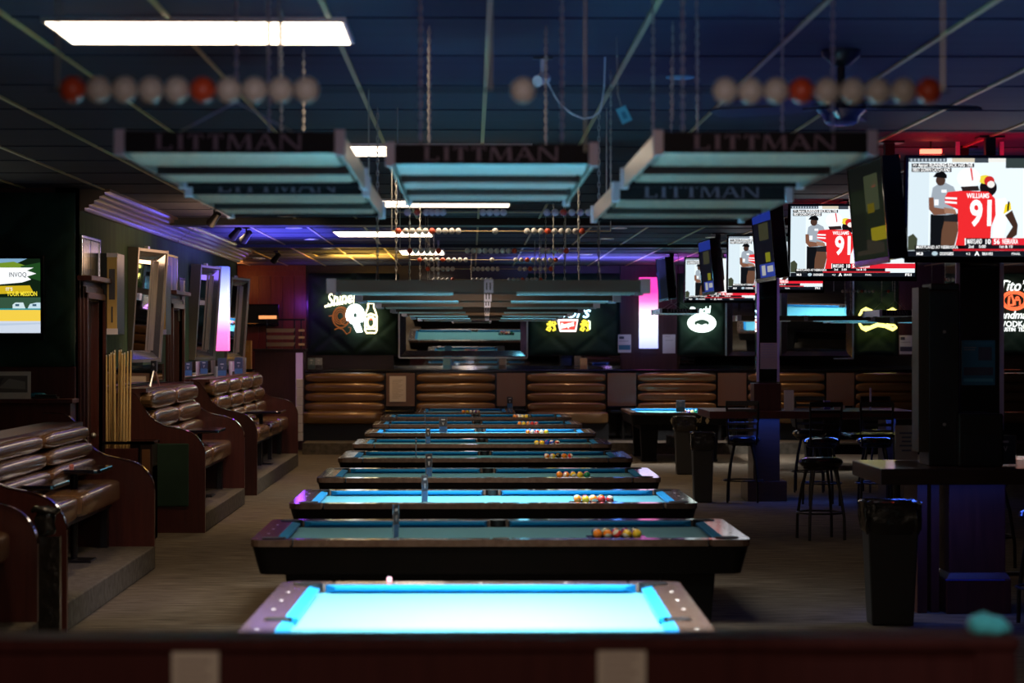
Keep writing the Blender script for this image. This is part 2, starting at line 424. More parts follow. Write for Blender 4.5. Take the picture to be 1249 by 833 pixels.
ORD = {2: 'second', 3: 'third', 4: 'fourth', 5: 'fifth', 6: 'sixth', 7: 'seventh', 8: 'eighth', 9: 'ninth', 10: 'tenth'}
CROSS = [(2, 14.26, 609), (3, 17.46, 601), (4, 20.73, 595.7), (5, 24.2, 591.7), (6, 27.5, 588), (7, 30.8, 585.6), (8, 34.0, 582.3), (9, 37.3, 580.7)]
LIT = {3, 7}
base = make_table()
TB = {}
for i, (k, d, pxc) in enumerate(CROSS):
    t = base if i == 0 else copy_tree(base)
    t.location = (X(pxc, d + .85), d + .845, 0)
    t['label'] = 'dark crosswise pool table, %s from the front, %s' % (ORD[k], 'blue cloth brightly lit' if k in LIT else 'cloth unlit')
    t['category'] = 'pool table'; t['group'] = 'pool tables in the middle row'
    TB[k] = t
T12 = copy_tree(base); T12.location = (X(1085, 38.3), 38.3, 0)
T12['label'] = 'pool table in the shade behind the bar stools on the right'; T12['category'] = 'pool table'; T12['group'] = 'pool tables by the back wall'
# nearest table, lengthwise, on a low platform
T1 = make_table(3.2, 1.93, label='nearest pool table with glaring bright blue cloth, behind the foreground half wall', group='pool tables in the middle row')
T1.rotation_euler.z = R(90) - .012; T1.location = (X(583, 10.2), 10.2, 0)
TB[1] = T1
small = make_table(2.62, 1.66); small['label'] = 'lengthwise pool table at the far end of the middle row'; small['category'] = 'pool table'; small['group'] = 'pool tables by the back wall'
small.rotation_euler.z = R(90); small.location = (X(567, 40), 39.75 + 1.31, 0); TB[10] = small
T11 = copy_tree(small); T11['label'] = 'brightly lit pool table with a gold logo, right, near the banquettes'; T11.location = (X(829, 40), 39.75 + 1.31, 0)
T11['group'] = 'pool tables by the back wall'; T11['category'] = 'pool table'
# gold logo on its end
mb = MB(); yl = -1.31
lx = X(829, 40)
def lg(pxx, pyy): p = at(pxx, pyy, 39.75); return Vector((p.x - lx, 0, p.z))
mbl = MB(); fx = -1.31 - .0
a = lg(827, 512)
mbl.text('Diamond', (0, 0, 0), .15, 0, shear=.25, align='CENTER', width=.40, thick=.003, bold=.01)
mbl.text('Billiards', (0, 0, -.12), .10, 0, shear=.3, align='CENTER', width=.26, thick=.003)
for sx in (-1, 1): mbl.prism([(sx * .29, -.03), (sx * .29 + .035, .03), (sx * .29, .09), (sx * .29 - .035, .03)], 'y', -.003, .003)
for v in mbl.v: v.z += .655; v.y -= 1.318 + 0; v.x += .15; v.y += (.82 - .06 - v.z) * .26 * .8
v2 = []
for v in mbl.v: v2.append(Vector((v.y, -v.x, v.z)))      # table's own frame is turned by 90 degrees
mbl.v = v2
o = mbl.build('gold_logo', plain((.55, .38, .17), .35), T11); o['label'] = 'gold lettered table logo'

# ---- billiard balls in trays
BALLS = [('yellow', (.85, .55, .03), 0), ('blue', (.02, .06, .4), 0), ('red', (.7, .03, .02), 0), ('purple', (.16, .03, .3), 0), ('orange', (.9, .25, .02), 0),
         ('green', (.01, .2, .08), 0), ('maroon', (.3, .02, .02), 0), ('black', (.01, .01, .01), 0), ('yellow striped', (.85, .55, .03), 1), ('blue striped', (.02, .06, .4), 1),
         ('red striped', (.7, .03, .02), 1), ('purple striped', (.16, .03, .3), 1), ('orange striped', (.9, .25, .02), 1), ('green striped', (.01, .2, .08), 1), ('maroon striped', (.3, .02, .02), 1)]
ivory = mat('ball_ivory', (.8, .74, .62), .12, coat=.6)
ball_me = {}
def ball_mesh(nm, colr, stripe):
    mb = MB(); mb.sq((0, 0, 0), (.0285, .0285, .0285), 1, 1, 18, 12)
    if stripe:
        for i, f in enumerate(mb.f):
            z = sum(mb.v[j].z for j in f) / len(f); mb.m[i] = 1 if abs(z) > .017 else 0
    mb.T = None
    return mb
for nm, colr, st in BALLS:
    mb = ball_mesh(nm, colr, st); o = mb.build('billiard_ball', [mat('ball_' + nm.split()[0], colr, .12, coat=.6), ivory], smooth=True)
    ball_me[nm] = o
used = set()
def rack(tname, tx, ty, tz, rz, order):
    mb = MB(); w, l = .36, .215
    mb.bx(-w / 2, w / 2, -l / 2, l / 2, 0, .008)
    for y in (-l / 2, l / 2 - .008): mb.bx(-w / 2, w / 2, y, y + .008, 0, .018)
    for x in (-w / 2, w / 2 - .03): mb.bx(x, x + .03, -l / 2, l / 2, 0, .016)
    for i in range(5):
        for j in range(3): mb.lathe([(.02, .008), (.023, .012), (.017, .012), (.015, .008)], (-.12 + .06 * i, -.062 + .062 * j), 10)
    o = mb.build('ball_tray', 'gloss', loc=(tx, ty, tz), rz=rz)
    tag(o, 'flat black ball tray lying on the cloth of the ' + tname, 'ball tray', 'ball trays on the pool tables')
    for q, bi in enumerate(order):
        nm, colr, st = BALLS[bi]; i, j = q % 5, q // 5
        lx_, ly_ = -.12 + .06 * i, -.062 + .062 * j
        x = tx + lx_ * math.cos(rz) - ly_ * math.sin(rz); y = ty + lx_ * math.sin(rz) + ly_ * math.cos(rz)
        src = ball_me[nm]
        if nm in used: b_ = src.copy(); COL.objects.link(b_)
        else: b_ = src; used.add(nm)
        b_.location = (x, y, tz + .040); b_.rotation_euler = (random.uniform(-1.2, 1.2), random.uniform(-.8, .8), random.random() * 6)
        tag(b_, '%s billiard ball in the tray on the %s' % (nm, tname), 'billiard ball', 'billiard balls in trays')
front = [12, 8, 7, 4, 2]
trays = {2: 752, 3: 724, 4: 699, 5: 681, 6: 667, 7: 655, 8: 644, 9: 637}
for k, pxx in trays.items():
    t = TB[k]; first = [[12, 8, 7, 4, 10], [8, 0, 1, 9, 14], [4, 12, 10, 8, 0], [4, 0, 12, 2, 10], [4, 12, 8, 4, 0]][k % 5]
    first = list(dict.fromkeys(first)); rest = [i for i in range(15) if i not in first]; random.shuffle(rest)
    order = (first + rest)[:15]
    dd = t.location.y - .33
    rack('%s table from the front' % ORD[k], X(pxx, dd), dd, .779, random.uniform(-.04, .04), order)
o_ = list(range(15)); random.shuffle(o_)
rack('far lengthwise table', X(574, 40.4), 40.35, .779, .1, o_)
o_ = list(range(15)); random.shuffle(o_)
rack('lit table with the gold logo', X(840, 40.4), 40.35, .779, -.1, o_)
for nm in ball_me:
    if nm not in used: bpy.data.objects.remove(ball_me[nm])

# ---- acrylic sign holders
def holder(x, y, z, rz, lab, w=.10, h=.205, group='acrylic sign holders', c1=px(20, 24, 44), c2=px(40, 120, 200), lines=True):
    t = thing('sign_holder', (x, y, z), lab, 'sign holder', group, rz)
    mb = MB(); mb.bx(-w / 2, w / 2, -.035, .035, 0, .005); mb.bx(-w / 2, w / 2, -.004, -.002, .005, h); mb.bx(-w / 2, w / 2, .002, .004, .005, h)
    mb.bx(-w / 2 - .002, -w / 2, -.005, .005, 0, h); mb.bx(w / 2, w / 2 + .002, -.005, .005, 0, h)
    mb.build('acrylic_stand', 'glass', t)
    mb = MB(); mb.bx(-w / 2 + .004, w / 2 - .004, -.0015, .0015, .008, h - .006, 0); mb.bx(-w / 2 + .006, w / 2 - .006, -.002, .002, .01, .085, 1)
    if lines:
        mb.prism([(-.015, .14), (0, .1), (.015, .14), (.009, .14), (0, .115), (-.009, .14)], 'y', -.0025, .0025, 2)
        mb.bx(-.025, .025, -.0022, .0022, .165, .18, 2)
    mb.build('card', [plain(c1), plain(c2), M['white']], t)
    return t
HS = [(2, 483, 75), (3, 518, 68), (4, 523, 60), (5, 507.5, 88), (6, 522, 63), (7, 540.5, 5), (8, 518.5, 87)]
for k, pxx, ang in HS:
    t = TB[k]; dd = t.location.y - .77
    holder(X(pxx, dd), dd, .8205, R(ang), 'slim acrylic sign holder standing on the near rail of the %s table from the front' % ORD[k])
holder(X(622, 42.2), 42.28, .8205, .1, 'acrylic sign holder on the far rail of the far lengthwise pool table')
holder(X(830, 39.9), 39.83, .8205, 0, 'pale acrylic sign holder on the brightly lit table with the gold logo', w=.15, c1=px(150, 180, 200), c2=px(110, 190, 230))
# chalk cubes
for pxx, py_, d_, lab in ((475, 706, 11.74, 'pink chalk cube on the far rail of the nearest pool table'), ):
    mb = MB(); mb.bx(-.012, .012, -.012, .012, 0, .022, 0); mb.bx(-.011, .011, -.011, .011, .022, .024, 1)
    tag(mb.build('chalk_cube', [plain((.8, .35, .42)), plain((.8, .5, .6))], loc=(X(pxx, d_), d_,   .8215), bevel=.002), lab, 'chalk')

# ================================================================== TABLE LAMPS
def littman(mb, cx, y, z0, h, width, m):
    "serif capitals, flat printed letters facing -y"
    T = .16
    L = {'L': ([(0, 0, .18, 1), (0, 0, .62, .10), (.54, 0, .62, .28)], .68), 'I': ([(.06, 0, .24, 1)], .34), 'T': ([(.22, 0, .40, 1), (0, .90, .62, 1), (0, .74, .07, 1), (.55, .74, .62, 1)], .68)}
    seq = 'LITTMAN'; polys = []; x = 0
    for ch in seq:
        if ch in L:
            for a, b, c, d_ in L[ch][0]: polys.append([(x + a, b), (x + c, b), (x + c, d_), (x + a, d_)])
            if ch in 'LIT':
                s0 = L[ch][0][0]
                polys.append([(x + s0[0] - .06, 0), (x + s0[2] + .06, 0), (x + s0[2] + .06, .06), (x + s0[0] - .06, .06)])
                if ch != 'T': polys.append([(x + s0[0] - .06, .94), (x + s0[2] + .06, .94), (x + s0[2] + .06, 1), (x + s0[0] - .06, 1)])
            x += L[ch][1] + .12
        elif ch == 'M':
            polys += [[(x, 0), (x + .08, 0), (x + .12, 1), (x + .04, 1)], [(x + .04, 1), (x + .22, 1), (x + .50, .1), (x + .42, 0)], [(x + .42, 0), (x + .50, .1), (x + .86, 1), (x + .78, 1)], [(x + .78, 0), (x + .96, 0), (x + .92, 1), (x + .76, 1)],
                      [(x - .06, 0), (x + .14, 0), (x + .14, .05), (x - .06, .05)], [(x + .72, 0), (x + 1.02, 0), (x + 1.02, .05), (x + .72, .05)]]
            x += 1.12
        elif ch == 'A':
            polys += [[(x, 0), (x + .08, 0), (x + .42, 1), (x + .34, 1)], [(x + .34, 1), (x + .46, 1), (x + .86, 0), (x + .66, 0)], [(x + .2, .32), (x + .62, .32), (x + .6, .4), (x + .22, .4)],
                      [(x - .06, 0), (x + .14, 0), (x + .14, .05), (x - .06, .05)], [(x + .6, 0), (x + .92, 0), (x + .92, .05), (x + .6, .05)]]
            x += 1.0
        elif ch == 'N':
            polys += [[(x, 0), (x + .08, 0), (x + .08, 1), (x, 1)], [(x - .04, 1), (x + .16, 1), (x + .84, 0), (x + .7, 0)], [(x + .74, 0), (x + .84, 0), (x + .84, 1), (x + .74, 1)], [(x - .06, 0), (x + .14, 0), (x + .14, .05), (x - .06, .05)]]
            x += .9
    k = width / x
    for p in polys: mb.poly([(cx - width / 2 + a * k, y, z0 + b * h) for a, b in p], m)

def chain_mesh(L, link=.035, thick=.0035, wide=.013):
    mb = MB(); n = max(1, int(L / (link * .78)))
    for i in range(n):
        z = -L * (i + .5) / n; pts = []
        for q in range(8):
            t = 2 * math.pi * q / 8; a = wide * .5 * math.cos(t); b = link * .5 * math.sin(t)
            pts.append((a, 0, z + b) if i % 2 else (0, a, z + b))
        mb.tube(pts, thick, 4, closed=True)
    return mb

def lamp(loc, w, l, bands, label, group, crosswise, rz=0, lit=0, chains='four', lightcol=(1, 1, 1), centre=False, htop=CEIL, detail=True, cool=False):
    "origin: middle of the underside; w along x, l along y"
    t = thing('table_lamp', loc, label, 'hanging lamp', group, rz)
    h = .085; hx, hy = w / 2, l / 2; p = .018 if not crosswise else .03
    for sy in (-1, 1):
        mb = MB(); mb.bx(-hx + p, hx - p, sy * hy - .008, sy * hy + .008, .008, h - .004, 0); mb.build('end_panel', 'longface' if crosswise else 'lampface', t)
    for sx in (-1, 1): mb = MB(); mb.bx(sx * hx - .005, sx * hx + .005, -hy + .01, hy - .01, .004, h, 0); mb.build('side_panel', 'alu', t)
    mb = MB(); mb.bx(-hx + .01, hx - .01, -hy + .01, hy - .01, .055, .06); mb.build('top_sheet', 'lampface', t)
    for sx in (-1, 1):
        for sy in (-1, 1):
            mb = MB(); mb.bx(sx * hx - p, sx * hx + p, sy * hy - p, sy * hy + p, -.002, h + .004); mb.build('corner_post', 'post', t, bevel=.004)
    if centre:
        mb = MB(); mb.bx(-.028, .028, -hy - .014, -hy - .008, .002, h, 0); mb.bx(-.016, -.008, -hy - .0155, -hy - .014, .02, h - .02, 1); mb.bx(.006, .014, -hy - .0155, -hy - .014, .02, h - .02, 1)
        mb.build('centre_plate', ['post', 'lampface'], t)
    if detail:
        mb = MB(); littman(mb, 0, -hy - .0095, .018, .055, w * (.66 if not crosswise else .22), 0)
        if not crosswise: mb.build('lettering', 'letter', t, fix=False)
    # louvre trays
    g = .03
    if crosswise:
        parts = [(-hx + .05, -hx * .42), (-hx * .34 + .02, hx * .34 - .02), (hx * .42, hx - .05)] if False else [(-hx + .06, -.22), (.18, hx - .06)]
        for a, b in parts:
            mb = MB()
            for q in range(3):
                y0 = -hy + .05 + q * (l - .1) / 3; y1 = y0 + (l - .1) / 3 - g
                mb.prism([(y0, .05)] + [(y0 + (y1 - y0) * (.5 - .5 * math.cos(math.pi * k_ / 8)), .036 - .04 * math.sin(math.pi * k_ / 8)) for k_ in range(9)] + [(y1, .05)], 'x', a, b)
            mb.build('louvre', 'grille', t, smooth=True)
    else:
        for q in range(bands):
            y0 = -hy + .03 + q * (l - .04) / bands; y1 = y0 + (l - .04) / bands - g * 2.2
            y1 = y0 + (l - .04) / bands * .76; N_ = 10
            prof = [(y0, .05)] + [(y0 + (y1 - y0) * (.5 - .5 * math.cos(math.pi * k_ / N_)), .036 - .036 * math.sin(math.pi * k_ / N_)) for k_ in range(N_ + 1)] + [(y1, .05)]
            mb = MB(); mb.prism(prof, 'x', -hx + .02, hx - .02)
            for s_ in range(int((w - .05) / .014)):
                x_ = -hx + .025 + .014 * s_; mb.prism([(a, b - .004) for a, b in prof], 'x', x_, x_ + .004)
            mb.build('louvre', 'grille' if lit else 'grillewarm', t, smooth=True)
            if q: mb = MB(); mb.bx(-hx + .012, hx - .012, y0 - .04, y0 - .004, -.004, .05); mb.build('cross_bar', 'black', t)  # black bar added as the shade in the gap between louvres
    mb = MB()
    for sx in (-.5, .5): mb.bx(sx * w - .01 * sx, sx * w * .96, -hy, hy, h - .012, h)
    for q in (-.35, .35): mb.bx(-hx, hx, q * l - .015, q * l + .015, .052, h - .01)
    mb.build('frame_bar', 'blackmetal', t)
    # hanging chains with a yoke
    Lc = htop - loc[2] - h
    ys = (-.38 * l, .38 * l) if not crosswise else (0,)
    xs = (0,) if not crosswise else (-.36 * w, .36 * w)
    for yy in ys:
        for xx in xs:
            for s_ in ((-1, 1) if chains == 'pair' else (0,)):
                dx = s_ * w * .36
                cm = chain_mesh(Lc - (.12 if s_ == 0 else 0), .026 if not crosswise else .045, .0034 if not crosswise else .004, .0115 if not crosswise else .014)
                for v in cm.v: v.x += xx + dx; v.y += yy; v.z += Lc + h
                cm.build('chain', 'chain', t)
                if s_ == 0:
                    mb = MB(); ap = Vector((xx, yy, h + .12))
                    if crosswise: mb.tube([(xx, yy - hy * .7, h), ap, (xx, yy + hy * .7, h)], .003, 5)
                    else: mb.tube([(xx - w * .3, yy, h), ap, (xx + w * .3, yy, h)], .003, 5)
                    mb.build('yoke', 'chain', t)
    if lit:
        ld = bpy.data.lights.new('lamp_light', 'AREA'); ld.shape = 'RECTANGLE'; ld.size = w * .9; ld.size_y = l * .9; ld.energy = lit; ld.color = lightcol; ld.spread = R(125)
        lo = bpy.data.objects.new('lamp_light', ld); COL.objects.link(lo); lo.parent = t; lo.location = (0, 0, -.003)
    return t
G1 = 'metal louvre lamps hanging in the foreground'
# centre lamp above the nearest table
for (pc_, pw, py_, d, ratio, nb, lab, ch, e_) in ((600, 248, 203, 8.9, .775, 3, 'blurred louvre lamp hanging over the nearest pool table, its slats lit blue', 'pair', 270),
        (281, 268, 190, 8.3, .82, 2, 'front left hanging louvre lamp with dark name panel and pale corner posts', 'four', 0),
        (339, 216, 240, 10.45, .85, 2, 'louvre lamp hanging directly behind the front left one', 'four', 0),
        (934, 262, 189, 8.5, .82, 2, 'front right hanging louvre lamp with a gold lit left side', 'pair', 0),
        (857, 212, 246, 10.7, .85, 2, 'louvre lamp hanging directly behind the front right one', 'four', 0)):
    w_ = pw / F * d; l_ = d / ratio - d
    lamp((X(pc_, d), d + l_ / 2, Z(py_, d)), w_, l_, nb, lab, G1, False, lit=e_, chains=ch)
G2 = 'long lamps hanging over the crosswise pool tables'
ZL = 2.285
CL = [(2, 402, 790), (3, 437, 753), (4, 461, 728), (5, 479, 712), (6, 501, 693), (7, 507, 680), (8, 515.6, 668)]
for k, a, b in CL:
    t = TB[k]; dn = t.location.y - .31
    w = 1.92; cx_ = X((a + b) / 2 if k < 5 else 594, dn)
    lamp((cx_, dn + .31, ZL), w, .62, 3, 'long dark lamp hung crosswise over the %s table from the front%s' % (ORD[k], ', switched on' if k in LIT else ''), G2, True, lit=(62 if k in LIT else 0), centre=True, lightcol=(.95, .98, 1), detail=False)
lamp((X(575, 40.5), 40.6, 2.3), .62, 1.9, 3, 'small lamp hanging over the far lengthwise pool table', G2, False)
lamp((X(829, 40), 40.9, 2.45), .62, 1.9, 3, 'lamp hanging over the lit table with the gold logo', G2, False, lit=110)
lamp((X(1085, 38.3), 38.3, ZL), 1.92, .62, 3, 'long lamp switched on over the pool table behind the right bar stools', G2, True, lit=60, centre=True, detail=False)
# two lamps seen before the yellow bow neon on the right
lamp((X(985, 36), 36.4, Z(391.5, 36)), 2.0, .62, 3, 'long black lamp hanging before the two right mirrors on the back wall', G2, True, centre=True, detail=False)
lamp((X(1093, 31), 31.5, Z(386, 31)), .42, 1.3, 2, 'small lamp with violet end panel hanging before the yellow bow neon sign', G2, False)

# ================================================================== SCORING BEADS
def bead_wire(d, y, xs, rad, span, lab, cords=(), wire=M['blackmetal']):
    zc = Z(y, d); cx = X((span[0] + span[1]) / 2, d); x0 = X(span[0], d); x1 = X(span[1], d); Y = d
    t = thing('scoring_wire', (cx, Y, zc), lab, 'scoring wire', 'bead scoring wires over the pool tables')
    mb = MB(); mb.cyl((x0 - cx, 0, 0), (x1 - cx, 0, 0), .0035, n=8); mb.build('wire', wire, t, smooth=True)
    proto = {}
    for pxx, red in xs:
        key = 'r' if red else 'w'
        if key not in proto:
            mb = MB(); mb.sq((0, 0, 0), (rad * .96, rad, rad), 1, 1, 18, 12); b_ = mb.build('scoring_bead', 'beadred' if red else 'beadwhite', t, smooth=True); proto[key] = b_
            b_['label'] = 'red bead' if red else 'ivory bead'
        else: b_ = proto[key].copy(); COL.objects.link(b_); b_.parent = t
        b_.location = (X(pxx, d) - cx, 0, 0)
    for pxx in cords:
        xx = X(pxx, d) - cx
        if d < 5:
            mb = chain_mesh(CEIL - zc, .03, .0022, .009)
            for v in mb.v: v.x += xx; v.z += CEIL - zc
        else: mb = MB(); mb.cyl((xx, 0, 0), (xx, 0, CEIL - zc), .004, n=6)
        mb.build('hanging_cord', 'chain', t)
def row(a, n, step, reds=()): return [(a + step * i, i in reds) for i in range(n)]
bead_wire(6.3, 110, row(90, 10, 31.6, (0, 5)) + [(638, False)] + row(885, 9, 31.2, (3, 8)), .0345, (60, 1160), 'foreground bead wire with blurred ivory and red beads right across the room', cords=(72, 598, 1152))
wires = [(2, 259, row(497, 1, 10) + row(509, 1, 10, (0,)) + row(520, 4, 6.8) + row(589, 4, 8.4) + row(667, 6, 10.2, (2,)), .0225, (485, 740)),
         (3, 282, row(486, 1, 9, (0,)) + row(495, 4, 8) + row(527, 5, 8, (0,)) + row(604, 1, 8) + row(643, 9, 8.4, (3, 8)), .0245, (478, 745)),
         (4, 306, row(500, 6, 7, (0, 5)) + row(570, 9, 7.2, (8,)) + row(662, 5, 7.2, (4,)), .0255, (488, 705)),
         (5, 317, row(512, 9, 7, (0, 4)) + row(600, 1, 7) + row(629, 8, 7, (2, 7)), .025, (500, 690)),
         (6, 328, row(522, 6, 6, (0,)) + row(577, 6, 6) + row(634, 7, 6.3, (2, 6)), .0285, (519, 675)),
         (7, 341, row(530, 5, 5.5, (4,)) + row(577, 5, 5.5) + row(621, 8, 5.5, (3, 7)), .027, (524, 665)),
         (8, 348, row(540, 6, 4.6, (1,)) + row(585, 5, 4.6) + row(625, 6, 4.6, (5,)), .024, (534, 660))]
for k, y, xs, rad, span in wires:
    bead_wire(TB[k].location.y, y, xs, rad, span, 'bead wire hanging over the %s table from the front' % ORD[k], cords=(span[0], span[1]), wire=M['maple'])
bead_wire(33, 355, row(1029, 9, 4.7, (5,)) + row(1085, 1, 5, (0,)), .022, (1015, 1100), 'small bead wire hanging at the upper left of the yellow bow neon', cords=(1018, 1090))

# ================================================================== CEILING FIXTURES
fluo = em((1, .80, .60), 5.5)
def fluor(px0, px1, ynear, yfar, lab, x_full=None):
    d0 = (CEIL - .03 - EYE) * F / (416.5 - ynear); d1 = (CEIL - .03 - EYE) * F / (416.5 - yfar)
    x0, x1 = X(px0, d0), X(px1, d0)
    if x_full: x1 = x0 + x_full
    t = thing('ceiling_light', ((x0 + x1) / 2, (d0 + d1) / 2, CEIL - .03), lab, 'ceiling light', 'fluorescent ceiling panels')
    hx, hy = (x1 - x0) / 2, (d1 - d0) / 2
    mb = MB(); mb.bx(-hx - .02, hx + .02, -hy - .02, hy + .02, .006, .035); mb.build('housing', 'alu', t)
    mb = MB(); mb.bx(-hx, hx, -hy, hy, 0, .006); mb.build('diffuser', fluo, t)
fluor(57, 417, 30, 55, 'largest glowing fluorescent panel, on the ceiling at upper left')
fluor(421, 0, 180, 191, 'second glowing fluorescent panel, partly behind the centre hanging lamp', 1.36)
fluor(460, 0, 246, 253, 'third fluorescent panel, mostly hidden by the centre hanging lamp', 1.36)
fluor(407, 525, 283.5, 289, 'long thin looking fluorescent panel above the left neon sign')
fluor(487, 540, 306, 311, 'farthest fluorescent panel behind the hanging beads')
DL = [(350, 265), (359, 279), (380, 293), (316, 316), (755, 279), (740, 292), (782, 301), (715, 311), (600, 259), (680, 302), (400, 304), (412, 312), (870, 290), (905, 315)]
dl_proto = None
for i, (pxx, py) in enumerate(DL):
    zc = CEIL - .012; d = (zc - EYE) * F / (416.5 - py)
    if d > BW - .3: d = BW - .6
    if dl_proto is None:
        t = thing('downlight', (0, 0, 0), '', 'downlight'); mb = MB(); mb.lathe([(.105, .004), (.11, .012), (.085, .012), (.085, .002)], n=24); mb.build('trim_ring', 'alu', t, smooth=True)
        mb = MB(); mb.cyl((0, 0, .004), (0, 0, .011), .084, n=24); mb.build('lens', em((1, .82, .62), 14), t); dl_proto = t
    else: t = copy_tree(dl_proto)
    t.location = (X(pxx, d), d, zc - .002)
    side = ['on the ceiling at the near left', 'next behind the near left one', 'third of the left ceiling row', 'low at the far left corner', 'on the right of the ceiling, nearest', 'on the right of the ceiling, second', 'near the magenta light box', 'over the middle neon sign', 'right under the centre hanging lamp', 'behind the hanging beads', 'in the yellow lit ceiling patch, nearer', 'in the yellow lit ceiling patch, farther', 'beside the farthest televisions', 'behind the small far television'][i]
    tag(t, 'round recessed downlight ' + side, 'downlight', 'recessed downlights')
# ceiling vents in the golden ceiling patch
mb = MB(); d = 41
mb.bx(-.5, .5, -.5, .5, -.015, 0, 0)
for q in range(9): mb.bx(-.45, .45, -.45 + .1 * q, -.4 + .1 * q, -.022, -.014, 1)
tag(mb.build('ceiling_vent', [plain((.5, .4, .15)), M['blackmetal']], loc=(X(420, 40.5), 40.5, CEIL)), 'square slatted ceiling vent in the golden lit patch at the far left', 'vent')
# ceiling fan
d = 12.1; f = thing('ceiling_fan', (X(1027, d), d, CEIL), 'black ceiling fan with long blades at upper right', 'ceiling fan')
mb = MB(); mb.lathe([(.10, 0), (.095, -.03), (.04, -.08), (.02, -.085), (.018, -.22), (.02, -.23)], n=24); mb.build('canopy', 'blackmetal', f, smooth=True)
mb = MB(); mb.lathe([(.03, -.21), (.10, -.235), (.125, -.26), (.125, -.30), (.09, -.335), (.085, -.36), (.06, -.375), (.02, -.378)], n=28); mb.build('motor', 'gloss', f, smooth=True)
for q in range(5):
    a = R(72 * q + 4); mb = MB()
    mb.add([(0, 0, 0)], [], 0) if False else None
    pts = [(.17, -.05), (.30, -.065), (.66, -.075), (.71, -.05), (.71, .05), (.66, .075), (.30, .065), (.17, .05)]
    vs = [(x, y, -.285 + y * .2) for x, y in pts] + [(x, y, -.277 + y * .2) for x, y in pts]; n = 8
    mb.T = Matrix.Rotation(a, 4, 'Z')
    mb.add(vs, [list(range(n))[::-1], list(range(n, 2 * n))] + [(i, (i + 1) % n, n + (i + 1) % n, n + i) for i in range(n)])
    mb.bx(.10, .20, -.02, .02, -.29, -.28); mb.build('blade', 'black', f)
# security camera with cord
d = 12.4; s = thing('security_camera', (X(662, d), d, CEIL), 'small white camera with a dangling cord on the ceiling, upper middle', 'security camera')
mb = MB(); mb.bx(-.05, .05, -.02, .02, -.012, 0); mb.build('mount_plate', 'black', s)
mb = MB(); mb.cyl((0, 0, -.01), (-.005, 0, -.09), .012, .009); mb.sq((-.005, 0, -.1), (.02, .02, .02)); mb.build('arm', 'white', s, smooth=True)
mb = MB(); mb.cyl((-.02, -.03, -.125), (.02, .03, -.105), .026, .026, 16); mb.cyl((-.028, -.042, -.129), (-.02, -.03, -.125), .03, .026, 16); mb.build('camera_body', 'white', s, smooth=True)
p = lambda a, b: at(a, b, 12.4) - Vector(s.location)
mb = MB(); mb.tube([p(668, 100), p(676, 116), p(684, 128), p(698, 139), p(712, 145), p(722, 143), p(732, 136)] + [p(735, 120), p(737, 105), p(738, 66)], .004, 6); mb.build('cord', 'white', s, smooth=True)
# paper tag
mb = MB(); c = at(761, 140, 11.6); mb.T = Matrix.Rotation(R(-25), 4, 'Y')
mb.bx(-.026, .026, -.001, .001, -.04, .04, 0); mb.bx(-.009, .011, -.002, 0, -.02, .015, 1)
mb.T = None; mb.tube([(-.012, 0, .036), (-.03, 0, .10), (-.035, 0, CEIL - c.z)], .0015, 5, 2)
tag(mb.build('paper_tag', [plain((.15, .55, .62)), plain((.05, .25, .35)), M['chain']], loc=c), 'pale blue paper tag dangling on a thread right of the small white camera', 'paper tag')
# round ceiling plate + chain
d = 13.3; mb = MB(); mb.lathe([(.079, 0), (.079, -.008), (.06, -.014), (.01, -.015)], n=28)
tag(mb.build('smoke_detector', plain((.2, .55, .6)), loc=(X(830, d), d, CEIL), smooth=True), 'flat round pale disc on the ceiling left of the fan', 'smoke detector')  # cyan light on the disc is put into its colour
# loose cords hanging from ceiling
for pxx, d, py, lab in ((327, 9.2, 100, 'thin cord hanging from the big fluorescent panel, the left one'), (341, 9.2, 95, 'thin cord hanging from the big fluorescent panel, the right one'), (714, 8.2, 185, 'thin dark cord hanging right of the centre lamp'), (821, 11.0, 146, 'chain hanging just under the round ceiling disc'), (745, 13, 255, 'thin chain hanging between the centre and right lamps'), (450, 14, 262, 'thin cord hanging between the left and centre lamps'), (850, 9.5, 108, 'thin chain hanging left of the right bead group')):
    zc = Z(py, d); mb = chain_mesh(CEIL - zc, .03, .0022, .009) if 'chain' in lab else MB().cyl((0, 0, 0), (0, 0, -(CEIL - zc)), .004, n=6)
    tag(mb.build('dangling_chain' if 'chain' in lab else 'dangling_string', 'chain', loc=(X(pxx, d), d, CEIL)), lab, 'cord')
# track spotlights at left
for i, (pxx, py, d, lab) in enumerate(((262, 262, 26.5, 'black track spotlight on the ceiling nearest the crown moulding'), (301, 281, 31, 'black track spotlight behind the nearest one'), (288, 278, 30, 'narrow black track spotlight left of its neighbour'), (337, 308, 39, 'farthest black track spotlight over the wood wall'))):
    t = thing('spotlight', (X(pxx, d), d, CEIL), lab, 'spotlight', 'track spotlights')
    mb = MB(); mb.bx(-.04, .04, -.04, .04, -.02, 0); mb.cyl((0, 0, 0), (0, 0, -.08), .012); mb.build('mount', 'black', t)
    mb = MB(); mb.cyl((.05, -.04, -.06), (-.05, .05, -.17), .035, .055, 16); mb.build('lamp_head', 'black', t, smooth=True)
    mb = MB(); mb.cyl((-.048, .048, -.168), (-.052, .052, -.172), .04, .04, 16); mb.build('lens', em((1, .8, .6), 3), t)

